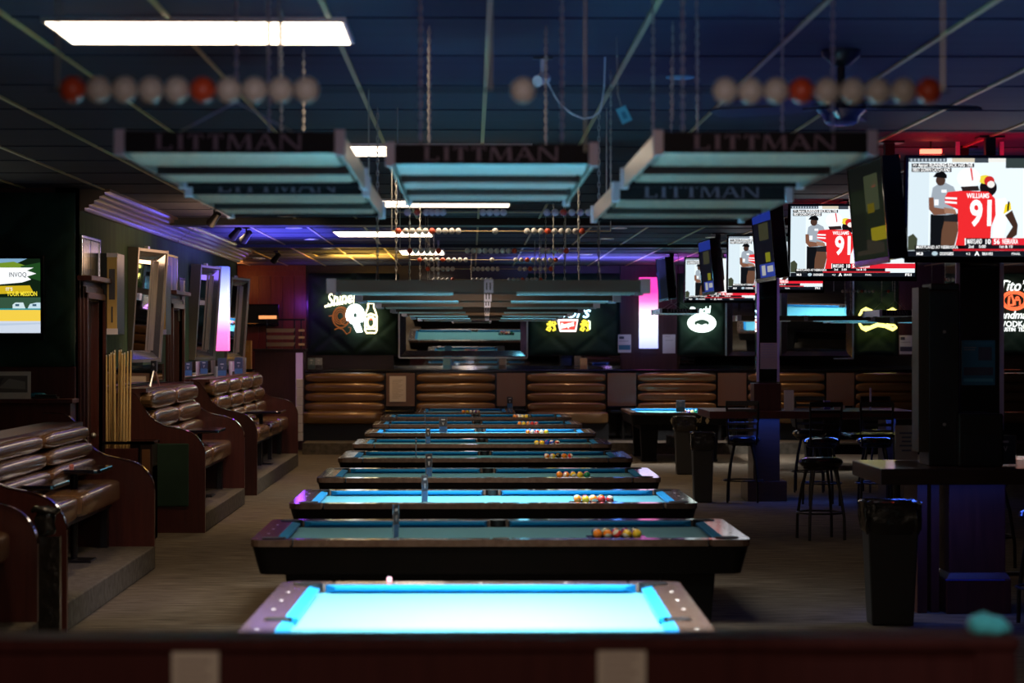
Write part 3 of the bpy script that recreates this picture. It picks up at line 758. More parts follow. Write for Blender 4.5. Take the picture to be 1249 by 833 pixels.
# ================================================================== LEFT BOOTHS
PROF = [(0, .818), (-.008, .87), (-.030, .925), (-.062, .97), (-.105, 1.015), (-.16, 1.045), (-.23, 1.07), (-.33, 1.09), (-.43, 1.115), (-.51, 1.155), (-.575, 1.21), (-.62, 1.27), (-.66, 1.34), (-.70, 1.41), (-.75, 1.455), (-.80, 1.475), (-.86, 1.48), (-.96, 1.48)]
def booth_panel(t, y, z0, dz, edge=True):
    pts = [(CX + a, b + dz) for a, b in PROF]
    mb = MB(); mb.prism([(CX, z0)] + pts + [(CX - .96, z0)], 'y', y - .03, y + .03)
    for v in mb.v: v.x -= t.location.x; v.y -= t.location.y
    mb.build('side_panel', 'wood', t)
    if edge:
        mb = MB(); n = len(pts)
        vs = []
        for a, b in pts: vs += [(a, y - .036, b + .001), (a, y + .036, b + .001), (a, y + .036, b + .008), (a, y - .036, b + .008)]
        vs = [(p[0] - t.location.x, p[1] - t.location.y, p[2]) for p in vs]; fs = []
        for i in range(n - 1):
            for q in range(4): fs.append((4 * i + q, 4 * i + (q + 1) % 4, 4 * i + 4 + (q + 1) % 4, 4 * i + 4 + q))
        mb.add(vs, fs); mb.build('edge_strip', 'edge', t, smooth=True)
def booth(y0, y1, dz, ncol, zback, zt, label, near_panel=True, nroll=3, sf=-3.21):
    t = thing('booth_bench', (CX - .5, (y0 + y1) / 2, 0), label, 'booth', 'booths along the left wall')
    ox, oy = t.location.x, t.location.y
    if near_panel: booth_panel(t, y0, 0.0, dz)
    booth_panel(t, y1, .2, dz)
    # back structure
    mb = MB(); mb.bx(LW + .06 - ox, LW + .30 - ox, y0 + .03 - oy, y1 - .03 - oy, .2, zback - .02); mb.bx(LW + .05 - ox, LW + .36 - ox, y0 + .03 - oy, y1 - .03 - oy, zback - .02, zback + .02)
    mb.build('back_frame', 'wood', t)
    cl = (y1 - y0 - .06) / ncol; rh = (zback - .86) / nroll
    for c in range(ncol):
        for r_ in range(nroll):
            yc = y0 + .03 + cl * (c + .5) - oy; zc = .86 + rh * (r_ + .5); xc = LW + .33 + .03 * (nroll - 1 - r_) - ox
            mb = MB(); mb.sq((xc, yc, zc), (.11, cl / 2 - .012, rh / 2 + .002), .62, .28, 28, 14); mb.build('back_cushion', 'leather', t, smooth=True)
    for c in range(ncol):
        yc = y0 + .03 + cl * (c + .5) - oy
        mb = MB(); mb.sq((sf - ox, yc, .70), (.31, cl / 2 - .008, .105), .35, .25, 32, 14); mb.build('seat_cushion', 'leather', t, smooth=True)
    mb = MB(); mb.bx(-3.6 - ox, sf + .2 - ox, y0 + .03 - oy, y1 - .03 - oy, .55, .60)
    for c in range(ncol + 1):
        yc = y0 + .12 + (y1 - y0 - .24) * c / ncol - oy
        mb.bx(sf + .12 - ox, sf + .18 - ox, yc - .06, yc + .06, .2, .58); mb.bx(-3.5 - ox, -3.44 - ox, yc - .06, yc + .06, .2, .58)
    mb.build('seat_base', 'black', t)
    return t
def booth_table(y, x0, x1, l, z, label):
    t = thing('booth_table', ((x0 + x1) / 2, y, .2), label, 'table', 'small black booth tables'); hx = (x1 - x0) / 2
    mb = MB(); pts = []
    for sx, sy, a0 in ((1, 1, 0), (-1, 1, 90), (-1, -1, 180), (1, -1, 270)):
        for i in range(5): a = R(a0 + 22.5 * i); pts.append((sx * (hx - .07) + .07 * math.cos(a), sy * (l / 2 - .07) + .07 * math.sin(a)))
    mb.prism(pts, 'z', z - .235, z - .2); mb.build('tabletop', 'gloss', t, bevel=.008)
    mb = MB(); mb.cyl((0, 0, .02), (0, 0, z - .24), .03); mb.bx(-.14, .14, -.14, .14, z - .25, z - .235); mb.build('pedestal', 'blackmetal', t, smooth=True)
    mb = MB(); mb.bx(-.16, .16, -.16, .16, 0, .02); mb.build('foot_plate', 'blackmetal', t, bevel=.006)
b0 = booth(10.8, 15.5, -.12, 2, 1.25, .8, 'nearest booth at lower left, only its curved end panel showing', near_panel=False)
b1 = booth(16.62, 21.2, -.12, 2, 1.27, .8, 'booth with bronze cushions at the left edge, in front of the cue bundle', sf=-3.34)
b2 = booth(25.22, 29.6, 0, 2, 1.48, .8, 'booth behind the cue cabinet with a green pad on its end panel')
b3 = booth(31.32, 38.7, 0, 4, 1.48, .8, 'farthest left booth with four columns of bronze cushions')
booth_table(17.9, -3.5, -3.02, .8, .95, 'nearer of the two black tables in the left edge booth')
booth_table(19.75, -3.5, -2.97, .8, .965, 'farther of the two black tables in the left edge booth')
booth_table(28.0, -3.4, -2.88, .9, .98, 'black table in the booth behind the cue cabinet')
booth_table(32.9, -3.4, -2.95, .8, .97, 'nearer black table in the farthest left booth')
booth_table(35.4, -3.4, -2.75, 1.0, .98, 'farther black table in the farthest left booth')
# green pad on booth panel
mb = MB(); xa, xb = X(190, 25.1), X(230, 25.1); za, zb_ = Z(618, 25.1), Z(541, 25.1)
mb.bx(xa - b2.location.x, xb - b2.location.x, 25.22 - .055 - b2.location.y, 25.19 - b2.location.y, za, zb_)
mb.build('end_pad', 'velvet', b2, bevel=.012)['label'] = 'green padded panel'
# near panel corner: black gap with a bag hung at lower left
mb = MB(); c = at(46, 628, 15.62)
def fl(p): return (p[0] + .008 * math.sin(p[2] * 60), p[1], p[2] + .01 * math.sin(p[0] * 80))
mb.sq((0, 0, -.03), (.07, .04, .10), .9, .8, 20, 12, fn=fl); mb.sq((0, 0, .05), (.10, .05, .025), .8, .8, 16, 8, fn=fl)
mb.bx(-.1, .1, -.04, .04, -.83, -.12)
tag(mb.build('waste_bin', [M['binbag']], loc=(c.x, 15.95, .83), smooth=True), 'narrow black lined waste bin behind the nearest curved booth panel', 'waste bin')
# chalk on far table
mb = MB(); mb.bx(-.014, .014, -.014, .014, 0, .024)
tag(mb.build('chalk_cube', plain((.7, .25, .18)), loc=(X(90, 19.8), 19.75, .966), bevel=.002), 'small reddish chalk cube on the black table in the left edge booth', 'chalk')

# cue cabinet with cues
d = 24.2; x0, x1 = X(123, d), X(189, d); zt = Z(538, d)
t = thing('cue_cabinet', ((x0 + x1) / 2, d + .2, 0), 'small dark cabinet holding a bundle of cues beside the left doorway', 'cabinet')
hx = (x1 - x0) / 2
mb = MB(); mb.bx(-hx + .02, hx - .02, -.18, .2, 0, zt - .25); mb.bx(-hx + .02, hx - .02, .17, .2, 0, zt - .03); mb.bx(-hx + .02, -hx + .05, -.2, .2, 0, zt - .03); mb.bx(hx - .14, hx - .02, -.2, .2, 0, zt - .03); mb.build('body', 'darkwood', t, bevel=.005)
mb = MB(); mb.bx(-hx, -hx + .03, -.22, .22, zt - .03, zt); mb.bx(-hx + .27, hx, -.22, .22, zt - .03, zt); mb.bx(-hx, hx, .12, .22, zt - .03, zt); mb.bx(-hx, hx, -.22, -.16, zt - .03, zt); mb.build('cabinet_top', 'gloss', t, bevel=.004)
mb = MB(); mb.bx(-hx + .05, hx - .16, -.215, -.18, .15, zt - .07); mb.build('door', 'wood', t, bevel=.006)
mb = MB(); mb.bx(hx - .12, hx - .04, -.215, -.19, .1, zt - .08); mb.build('side_stile', plain((.22, .09, .03), .4), t)
cue0 = None
for i in range(13):
    xb = -hx + .055 + .0165 * i; yb = -.10 + .2 * ((i * 7) % 5) / 5; lean = (i - 6) * .002 + random.uniform(-.012, .012)
    topz = 1.93 - random.uniform(0, .05) - (.0 if i > 2 else .02)
    p0 = Vector((t.location.x + xb, t.location.y + yb, zt - .24)); L = topz - p0.z
    if cue0 is None:
        c_ = thing('cue', (0, 0, 0), '', 'cue'); mb = MB(); mb.cyl((0, 0, 0), (0, 0, 1.10), .0145, .0085, 12); mb.build('shaft', 'maple', c_, smooth=True)
        mb = MB(); mb.cyl((0, 0, 1.10), (0, 0, 1.118), .0085, .008, 12, 0); mb.cyl((0, 0, 1.118), (0, 0, 1.13), .008, .006, 12, 1); mb.build('tip', ['paper', 'black'], c_, smooth=True); cue0 = c_
    else: c_ = copy_tree(cue0)
    c_.location = p0; c_.rotation_euler = (random.uniform(-.02, .02), lean, 0); c_.scale = (1, 1, L / 1.13)
    if c_ is not cue0: pass
    tag(c_, 'pale maple cue in the upright bundle standing in the small dark cabinet', 'cue', 'cues bundled in the cabinet')

# ---- near left return wall: quilted pad, ledge, television, picture
def quilt(x0, x1, y, z0, z1, cols, label, m='velvet', name='wall_pad', tall=None):
    "diamond tufted panel facing -y"
    nx, nz = 36 * cols // 2 + 12, 28; mb = MB(); W_, H_ = x1 - x0, z1 - z0; cell = W_ / cols; vs = []; fs = []
    for j in range(nz + 1):
        for i in range(nx + 1):
            u = i / nx; v = j / nz; a = u * W_ / cell; b = v * H_ / (cell * .85)
            e1 = abs((a + b) % 1 - .5) * 2; e2 = abs((a - b) % 1 - .5) * 2
            g = min(1 - e1, 1 - e2); g = min(1, g * 3.0); ed = min(1, min(u, 1 - u) * W_ / .05, min(v, 1 - v) * H_ / .05)
            vs.append((x0 + u * W_, y - .03 - .055 * (1 - (1 - g) ** 2) * ed, z0 + v * H_))
    for j in range(nz):
        for i in range(nx): a = j * (nx + 1) + i; fs.append((a, a + 1, a + nx + 2, a + nx + 1))
    mb.add(vs, fs); mb.bx(x0, x1, y - .03, y, z0, z1)
    o = mb.build(name, m, smooth=False, fix=False); o.data.polygons.foreach_set('use_smooth', [True] * len(o.data.polygons))
    return tag(o, label, 'wall pad', 'green tufted wall pads')
quilt(-5.9, X(96, 23) - .02, 23, Z(447, 23), 3.4, 3, 'dark green tufted pad behind the television at the left edge')
mb = MB(); zl = Z(486, 22.8); mb.bx(-5.9, LW + .03, 22.6, 23, zl - .04, zl, 0); mb.bx(-5.9, LW, 22.68, 23, .9, zl - .04, 0)
mb.bx(-5.9, LW, 22.95, 23, zl, 1.75, 0)
struct('trim_14', mb, 'wood', bevel=.006)
# ---- televisions
def draw(name, parent, w, h, items, ppw=None):
    "flat picture facing -y: items = (colour, strength, polygon) in 0..1 picture coordinates (v downwards) or text"
    mats = []; mb = MB(); cache = {}
    for n_, it in enumerate(items):
        c, s_ = it[0], it[1]; k_ = (c, s_)
        if k_ not in cache: cache[k_] = len(mats); mats.append(em(px(*c), s_))
        mi = cache[k_]; y = -.0004 * (n_ + 1)
        if isinstance(it[2], str):
            _, _, st, u, v, hh, wd = it[:7]
            mb.text(st, (-w / 2 + u * w, y, h / 2 - v * h), hh * h, mi, width=wd * w if wd else None, bold=it[7] if len(it) > 7 else .01)
        else: mb.poly([(-w / 2 + u * w, y, h / 2 - v * h) for u, v in it[2]], mi)
    return mb.build(name, mats, parent, fix=False)
def rc(a, b, c, d_): return [(a, b), (c, b), (c, d_), (a, d_)]
def el(cu, cv, ru, rv, n=18): return [(cu + ru * math.cos(2 * math.pi * i / n), cv + rv * math.sin(2 * math.pi * i / n)) for i in range(n)]
WHT = (255, 255, 255); BLK = (8, 8, 10)
def football():
    S = 1.0
    it = [((222, 234, 242), S, rc(0, 0, 1, 1)), ((205, 220, 228), S, rc(.0, .05, .12, 1)), ((70, 80, 90), S, rc(0, 0, .22, .038)), ((200, 190, 170), S, rc(.25, .0, .38, .04)), ((60, 66, 74), S, rc(.38, 0, .46, .045)), ((225, 225, 220), S, rc(.46, .0, .56, .04)), ((50, 60, 60), S, rc(.56, .0, .7, .1)), ((120, 50, 50), S, rc(.75, 0, 1, .08))]
    for q in range(10): it.append(((170, 180, 190), S, rc(.01 + .021 * q, .005, .02 + .021 * q, .03)))
    # official
    it += [((14, 16, 20), S, [(.13, .57), (.255, .57), (.26, .95), (.13, .95)]), ((150, 160, 170), S, [(.14, .30), (.17, .265), (.215, .25), (.26, .29), (.275, .35), (.255, .58), (.145, .58), (.13, .42)]),
           ((120, 80, 62), S, [(.118, .40), (.145, .40), (.15, .5), (.22, .52), (.22, .57), (.15, .58), (.12, .52)]), ((70, 50, 42), S, el(.185, .225, .028, .055)), ((10, 10, 12), S, [(.14, .19), (.16, .145), (.2, .135), (.22, .17), (.22, .205), (.165, .195)]), ((235, 240, 245), S, rc(.15, .42, .175, .48)), ((235, 240, 245), S, rc(.19, .32, .22, .35))]
    # second player
    it += [((236, 238, 240), S, [(.50, .42), (.56, .40), (.59, .50), (.575, .62), (.545, .9), (.49, .9)]), ((235, 205, 30), S, [(.56, .47), (.59, .45), (.595, .52), (.55, .57)]), ((12, 12, 12), S, [(.575, .44), (.585, .44), (.58, .54), (.57, .54)]), ((60, 40, 32), S, [(.56, .58), (.60, .53), (.635, .68), (.63, .78), (.57, .86), (.57, .8), (.605, .70)]),
           ((20, 16, 18), S, el(.46, .30, .05, .09)), ((225, 205, 60), S, el(.44, .215, .038, .045)), ((190, 40, 40), S, el(.465, .23, .03, .05)), ((230, 225, 220), S, el(.475, .265, .022, .035))]
    # player 91
    it += [((96, 66, 50), S, [(.21, .63), (.285, .60), (.29, .74), (.265, .93), (.19, .93), (.195, .75)]), ((30, 30, 34), S, [(.205, .585), (.29, .56), (.295, .65), (.21, .645)]), ((150, 110, 90), S, [(.205, .5), (.27, .52), (.28, .57), (.21, .56)]),
           ((222, 40, 44), S, [(.225, .345), (.30, .33), (.46, .34), (.50, .41), (.505, .58), (.48, .70), (.475, .95), (.27, .95), (.29, .75), (.285, .52), (.21, .46), (.21, .40)]), ((235, 240, 245), S, [(.213, .395), (.28, .40), (.28, .42), (.212, .415)]), ((235, 240, 245), S, [(.21, .435), (.28, .445), (.28, .465), (.211, .455)]),
           ((235, 235, 238), S, el(.345, .20, .068, .105)), ((40, 30, 30), S, [(.30, .29), (.40, .28), (.41, .33), (.31, .335)]), ((210, 40, 44), S, [(.352, .10), (.362, .10), (.372, .22), (.365, .23)]),
           (WHT, S, '91', .355, .68, .36, .125, .03), (WHT, S, 'WILLIAMS', .335, .405, .07, .13, .02)]
    # captions and score
    it += [((10, 12, 16), S, rc(.015, .052, .375, .093)), ((10, 12, 16), S, rc(.015, .098, .245, .14)), (WHT, S, '>> Aaron: RUNNING BACK HAS THE', .022, .087, .052, .345, .02), (WHT, S, 'FIRST DOWN CATCH AND', .022, .134, .052, .215, .02)]
    it += [((60, 66, 50), S, [(0, .80), (.03, .77), (.055, .82), (.05, .94), (0, .94)]), (BLK, S, rc(.04, .89, .66, .945)), (WHT, S, 'MARYLAND AT NEBRASKA', .05, .922, .045, .24, .01), ((12, 14, 20), S, rc(.33, .815, .485, .885)), ((214, 34, 50), S, rc(.485, .815, 1, .885)), ((20, 20, 26), S, rc(.33, .885, .76, .925)), ((180, 30, 40), S, rc(.26, .925, .8, .945)), (WHT, S, rc(.328, .815, .334, .885)),
           (WHT, S, 'MARYLAND', .342, .872, .07, .085, .02), (WHT, S, '10', .448, .874, .07, .03, .03), (WHT, S, '56', .495, .874, .07, .035, .03), (WHT, S, 'NEBRASKA', .545, .872, .07, .09, .02), (WHT, S, '2nd', .35, .914, .042, .03, .02), (WHT, S, '5:00', .41, .914, .042, .04, .02), (WHT, S, '1st & 10', .53, .914, .042, .075, .02),
           ((16, 20, 28), S, rc(0, .945, 1, 1)), (WHT, S, 'MLB', .05, .988, .042, .038, .02), ((170, 190, 200), S, el(.155, .972, .017, .022)), (WHT, S, 'DODGERS', .185, .988, .042, .078, .02), (WHT, S, '4-2', .335, .986, .034, .025, .01), (WHT, S, 'A', .385, .992, .06, .028, .04), (WHT, S, 'BRAVES', .43, .988, .04, .06, .02), (WHT, S, 'FINAL', .6, .986, .034, .05, .01), (WHT, S, 'FS1', .92, .99, .05, .05, .03)]
    return it
def golf():
    S = .09
    it = [((60, 80, 52), S, rc(0, 0, 1, 1)), ((40, 52, 44), S, rc(0, 0, 1, .25)), ((150, 165, 120), S, rc(.45, .12, .85, .5)), ((230, 205, 40), S, rc(.5, .42, .7, .52)), ((240, 220, 40), S * 2, rc(.55, .68, 1, .82)), ((120, 110, 90), S, [(.1, .75), (.9, .85), (.9, .95), (.1, .95)]), ((40, 60, 40), S, rc(0, .5, .4, .9))]
    return it
def blue():
    S = .3
    it = [((6, 14, 40), .2, rc(0, 0, 1, 1)), ((40, 70, 200), S, rc(0, 0, 1, .18)), ((90, 90, 60), .25, rc(.3, .2, .8, .45)), ((60, 90, 220), S, rc(.2, .80, 1, 1)), ((180, 180, 40), .3, rc(.55, .64, .8, .78)), (WHT, S, rc(.3, .82, .5, .97)), (WHT, S, rc(.6, .84, .9, .93))]
    return it
def invoq():
    S = .9
    it = [((14, 30, 16), S, rc(0, 0, 1, 1)), ((120, 160, 190), S, [(.45, .0), (.9, .0), (.8, .08), (.55, .06)]), ((110, 140, 40), S, [(.68, .06), (.8, .04), (.9, .1), (.85, .16), (.7, .14)]), ((30, 70, 30), S, [(.85, .1), (1, .05), (1, .3), (.9, .25)])]
    it += [((245, 248, 250), S, [(.0, .12), (.95, .12), (.90, .16), (.97, .2), (.9, .24), (.93, .28), (.86, .32), (.6, .36), (0, .36)]), ((20, 30, 50), S, 'INVOQ', .765, .245, .09, .13, .0), ((200, 170, 30), S, [(.62, .37), (.92, .36), (.95, .46), (.62, .48)]), ((250, 250, 240), S, 'IT\u2019S', .74, .43, .06, .05), ((245, 225, 60), S, 'YOUR MISSION', .745, .50, .085, .23, .02),
           ((50, 80, 60), S, rc(.0, .52, 1, .68)), ((200, 220, 225), S, [(.79, .68), (.79, .62), (.81, .59), (.87, .59), (.88, .64), (.89, .68)]), ((190, 215, 225), S, [(.9, .68), (.92, .61), (.97, .59), (1.0, .59), (1.0, .68)]), ((60, 90, 110), S, rc(.81, .61, .84, .64)), ((60, 90, 110), S, rc(.94, .61, .97, .64)),
           ((40, 140, 150), S, rc(.0, .67, 1, .70)), ((236, 200, 70), S, rc(0, .69, 1, .85)), ((200, 210, 225), S, rc(0, .84, 1, 1.0)), ((180, 195, 215), S, [(0, .9), (1, .86), (1, .88), (0, .95)])]
    return it
def tv(loc, w, label, items, rz=0, tilt=R(5), bez=.022, group='wall and ceiling televisions', mount=True, thick=.07, up=None):
    h = w * 9 / 16
    t = thing('television', loc, label, 'television', group, rz)
    holder_ = t
    mb = MB(); mb.bx(-w / 2 - bez, w / 2 + bez, .0, thick, -h / 2 - bez, h / 2 + bez)
    mb.bx(-w / 2 - bez, w / 2 + bez, -.008, 0, h / 2, h / 2 + bez); mb.bx(-w / 2 - bez, w / 2 + bez, -.008, 0, -h / 2 - bez * 2.2, -h / 2); mb.bx(-w / 2 - bez, -w / 2, -.008, 0, -h / 2, h / 2); mb.bx(w / 2, w / 2 + bez, -.008, 0, -h / 2, h / 2)
    mb.bx(-w * .3, w * .3, thick, thick + .05, -h * .3, h * .3)
    body = mb.build('housing', 'gloss', t, bevel=.004)
    sc = draw('screen', t, w, h, items)
    for o in (body, sc): o.rotation_euler.x = tilt
    if mount:
        top = CEIL - loc[2]
        mb = MB(); mb.bx(-.035, .035, .12, .19, 0, top); mb.bx(-.1, .1, .07, .13, -.1, .1); mb.bx(-.09, .09, .07, .25, top - .015, top); mb.build('mount', 'blackmetal', t)
    return t
FB = football()
# four camera facing televisions in a line (pixel of left screen edge, top, bottom, distance)
def tvrow(pxl, yt, yb, d, label):
    h = (yb - yt) / F * d; w = h * 16 / 9; zc = Z((yt + yb) / 2, d); x0 = X(pxl, d)
    return tv((x0 + w / 2, d, zc), w, label, FB)
tvrow(1109, 192.5, 312, 17.0, 'largest television at upper right showing a football player in red')
tvrow(965, 251, 337, 24.8, 'second television in the row, showing the same football game')
tvrow(889, 288, 353, 32.6, 'third television in the row, in front of the mirror clad pillar')
tvrow(836.5, 315, 366, 40.0, 'farthest and smallest football television in the row')
# their neighbours facing left
def side_tv(pxc, yc, d, label, items, w=1.25, ang=-80):
    return tv((X(pxc, d), d, Z(yc, d)), w, label, items, rz=R(ang), tilt=R(5), thick=.13)
side_tv(1060, 258, 17.6, 'television turned to the left beside the largest football screen, dim green picture', golf(), 1.22, -88)
side_tv(932, 297, 25.2, 'second left turned television, dark with a blue lit edge', blue(), 1.25, -88)
side_tv(862, 325, 32.6, 'third left turned television with a small white and blue graphic', blue(), 1.2, -88)
side_tv(808, 340, 40.0, 'farthest left turned television beside the pink light box', [((6, 10, 30), .3, rc(0, 0, 1, 1)), ((20, 40, 110), .4, rc(0, .3, .2, 1))], 1.15, -87)
# left edge TV
w = 1.23; d = 22.6
tv((X(51, d) - w / 2, d, Z(361, d)), w, 'television on the dark green pad at the left edge showing an advertisement', invoq(), tilt=R(2), mount=False, thick=.12, bez=.03)
# picture leaning on the ledge
t = thing('framed_photo', (X(2, 22.7), 22.75, zl), 'wide old photograph leaning on the ledge under the left edge television', 'picture')
mb = MB(); hw = X(38, 22.7) - X(2, 22.7); hh = Z(453, 22.7) - zl
mb.bx(-hw, hw, 0, .015, 0, hh); mb.build('frame', 'paper', t)
mb = MB(); mb.bx(-hw + .03, hw - .03, -.003, 0, .06, hh - .04, 0)
mb.poly([(hw - .3, -.004, .1), (hw - .05, -.004, .09), (hw - .05, -.004, .16), (hw - .2, -.004, .19)], 1); mb.poly([(hw - .4, -.004, .08), (hw - .3, -.004, .1), (hw - .25, -.004, .2), (hw - .4, -.004, .17)], 2)
mb.build('photo_print', [plain((.14, .11, .09)), plain((.3, .25, .2)), plain((.07, .06, .05))], t, fix=False)
# small things on the ledge
mb = MB(); mb.sq((0, 0, .03), (.08, .05, .03), .8, .8)
tag(mb.build('folded_cloth', mat('teal_cloth', (.02, .2, .3), .9), loc=(X(48, 22.8), 22.8, zl), smooth=True), 'folded teal cloth on the ledge right of the old photograph', 'cloth')
mb = MB(); mb.bx(-.12, .12, -.06, .06, 0, .02); mb.cyl((-.1, 0, .03), (.1, 0, .03), .012)
tag(mb.build('card_reader', 'black', loc=(X(58, 22.75), 22.72, zl), bevel=.003), 'small dark device lying on the ledge beside the teal cloth', 'device')

# ================================================================== LEFT WALL DECOR (plane x = LW)
def yw(pxx, xw=LW): # distance along the wall for a pixel column
    d = xw / (SA + CA * (pxx - 624.5) / F); return d * CA - (pxx - 624.5) / F * d * SA
def wallframe(p0, p1, yt, yb, label, name='framed_picture', depth=.03, frame=M['mirrorframe'], face=plain((.16, .14, .12), .3), bw=.03, off=0.0, cat='picture', extra=None, dy=None):
    xw = LW + depth; ya, yb_ = yw(p0, xw), yw(p1, xw); dm = (ya + yb_) / 2
    zt_, zb2 = Z(yt, dm), Z(yb, dm)
    t = thing(name, (LW, dm, (zt_ + zb2) / 2), label, cat)
    h = (zt_ - zb2) / 2; l = (yb_ - ya) / 2
    if dy: l = dy
    mb = MB(); mb.bx(0, depth, -l, l, h - bw, h); mb.bx(0, depth, -l, l, -h, -h + bw); mb.bx(0, depth, -l, -l + bw, -h + bw, h - bw); mb.bx(0, depth, l - bw, l, -h + bw, h - bw)
    mb.build('frame', frame, t, bevel=.004)
    mb = MB(); mb.bx(0, depth * .6, -l + bw, l - bw, -h + bw, h - bw, 0)
    fm = [face]
    if extra:
        for (a, b, c, e, m_) in extra: mb.bx(depth * .6, depth * .6 + .003, -l + 2 * l * a, -l + 2 * l * c, h - 2 * h * e, h - 2 * h * b, len(fm)); fm.append(m_)
    mb.build('picture_face', fm, t)
    return t
wallframe(100.5, 123, 290, 342, 'framed print under glass at the near end of the green wall', face=mat('glazed_print', (.09, .08, .06), .08, coat=1), extra=[(.1, .08, .45, .9, plain((.14, .13, .11), .2)), (.5, .08, .9, .9, plain((.13, .12, .1), .2))])
wallframe(202, 217, 311, 358, 'framed set of strips hanging above the far doorway', extra=[(.05, .03, .3, .97, plain((.3, .28, .26), .3)), (.4, .03, .6, .97, plain((.45, .3, .1), .3)), (.72, .03, .95, .97, plain((.25, .23, .22), .3))])
wallframe(219.5, 226, 339, 392, 'tall narrow framed print right of the far doorway', extra=[(.2, .1, .8, .9, plain((.12, .1, .08), .3))])
gold = plain((.62, .40, .13), .45)
for (p0, p1, yt, yb, lab) in ((132, 144, 309, 408, 'tall narrow gold faced case on the green wall, nearer one'), (195, 203, 323, 408, 'tall narrow gold faced case partly behind the tilted mirror')):
    # case standing proud of the wall, its narrow face turned to the camera
    dm = yw(p0, LW + .1); t = thing('score_case', (LW, dm, 0), lab, 'wall case', 'gold faced cases'); w_ = X(p1, dm) - X(p0, dm); x0_ = X(p0, dm) - LW; zt_, zb2 = Z(yt, dm), Z(yb, dm)
    mb = MB(); mb.bx(0, x0_ + w_, 0, .5, zb2, zt_); mb.build('case', 'black', t, bevel=.004)
    mb = MB(); mb.bx(x0_, x0_ + w_, -.012, 0, zb2 + .06, zt_ - .04, 0); mb.bx(x0_ + .02, x0_ + w_ - .02, -.016, -.01, zt_ - .45 * (zt_ - zb2) - .1, zt_ - .16, 1); mb.bx(x0_ + w_ * .42, x0_ + w_ * .58, -.016, -.01, zb2 + .12, zb2 + .28, 1); mb.build('gold_face', [gold, plain((.08, .07, .08), .2)], t)
    mb = MB(); mb.bx(x0_ - .005, x0_ + w_ + .005, -.016, .02, zb2, zb2 + .06); mb.bx(x0_ - .005, x0_ + w_ + .005, -.016, .02, zt_ - .04, zt_); mb.build('end_cap', 'post', t)
def tilt_mirror(corners, d, wreal, label, ang):
    "mirror with a deep bevelled frame, hung off the wall, leaning forward"
    (tl, tr, br, bl) = corners
    pc = at(sum(c[0] for c in corners) / 4, sum(c[1] for c in corners) / 4, d)
    hgt = (abs(tl[1] - bl[1]) + abs(tr[1] - br[1])) / 2 / F * d
    t = thing('tilted_mirror', pc, label, 'mirror', 'mirrors on the left wall')
    h, w_ = hgt / 2, wreal / 2
    rot = Matrix.Rotation(R(ang), 4, 'Z') @ Matrix.Rotation(R(4), 4, 'X')
    b = .11
    mb = MB(); mb.T = rot
    o1 = [(-w_, -h), (w_, -h), (w_, h), (-w_, h)]; i1 = [(-w_ + b, -h + b), (w_ - b, -h + b), (w_ - b, h - b), (-w_ + b, h - b)]
    vs = [(x, .0, z) for x, z in o1] + [(x, -.03, z) for x, z in [(a * .97, c * .97) for a, c in o1]] + [(x, .05, z) for x, z in i1] + [(x, .09, z) for x, z in o1]
    fs = []
    for q in range(4):
        r_ = (q + 1) % 4; fs += [(q, r_, 4 + r_, 4 + q), (4 + q, 4 + r_, 8 + r_, 8 + q), (q, 12 + q, 12 + r_, r_)]
    fs.append((12, 13, 14, 15))
    mb.add(vs, fs); mb.build('bevelled_frame', 'mirrorframe', t, fix=False)
    mb = MB(); mb.T = rot
    for sx in (-1, 1): mb.bx(sx * w_ - .022, sx * w_ + .022, -.045, .09, -h - .02, h + .02)
    for sz in (-1, 1): mb.bx(-w_, w_, -.045, .09, sz * h - .015, sz * h + .015)
    for q in (-1, 1):
        x_ = q * (w_ - b); mb.bx(x_ - .012, x_ + .012, .02, .05, -h + b, h - b)
    mb.build('frame_edge', plain((.24, .2, .17), .35, .5), t)
    mb = MB(); mb.T = rot; mb.bx(-w_ + b, w_ - b, .049, .052, -h + b, h - b); mb.build('mirror_glass', 'mirror', t)
    mb = MB(); mb.bx(-.02, .02, .0, .16, h * .9, h * 1.08); mb.bx(-.25, 0, -.02, .02, h * .85, h * .9); mb.build('hook', 'alu', t)
    return t
tilt_mirror([(165, 301), (200, 310), (191, 440), (158, 440)], 26.9, 1.0, 'large tilted mirror on the green wall above the middle booth', 79)
tilt_mirror([(243, 324), (265, 327), (258, 437), (235, 437)], 32.6, 1.0, 'tilted mirror on the green wall just left of the glowing light box', 81)
tilt_mirror([(280, 338), (300, 342), (296, 439), (274, 439)], 37.2, 1.0, 'farthest tilted mirror, right of the glowing light box', 80)
def grad_mat(name, stops, s):
    m = bpy.data.materials.new(name); m.use_nodes = True; nt = m.node_tree; b = nt.nodes['Principled BSDF']; b.inputs['Base Color'].default_value = (.3, .3, .3, 1)
    tc = nt.nodes.new('ShaderNodeTexCoord'); sp = nt.nodes.new('ShaderNodeSeparateXYZ'); r = nt.nodes.new('ShaderNodeValToRGB')
    nt.links.new(tc.outputs['Generated'], sp.inputs[0]); nt.links.new(sp.outputs['Z'], r.inputs['Fac']); nt.links.new(r.outputs['Color'], b.inputs['Emission Color']); b.inputs['Emission Strength'].default_value = s
    cr = r.color_ramp
    cr.elements[0].position, cr.elements[0].color = stops[0][0], (*stops[0][1], 1); cr.elements[1].position, cr.elements[1].color = stops[-1][0], (*stops[-1][1], 1)
    for p_, c_ in stops[1:-1]: e = cr.elements.new(p_); e.color = (*c_, 1)
    return m
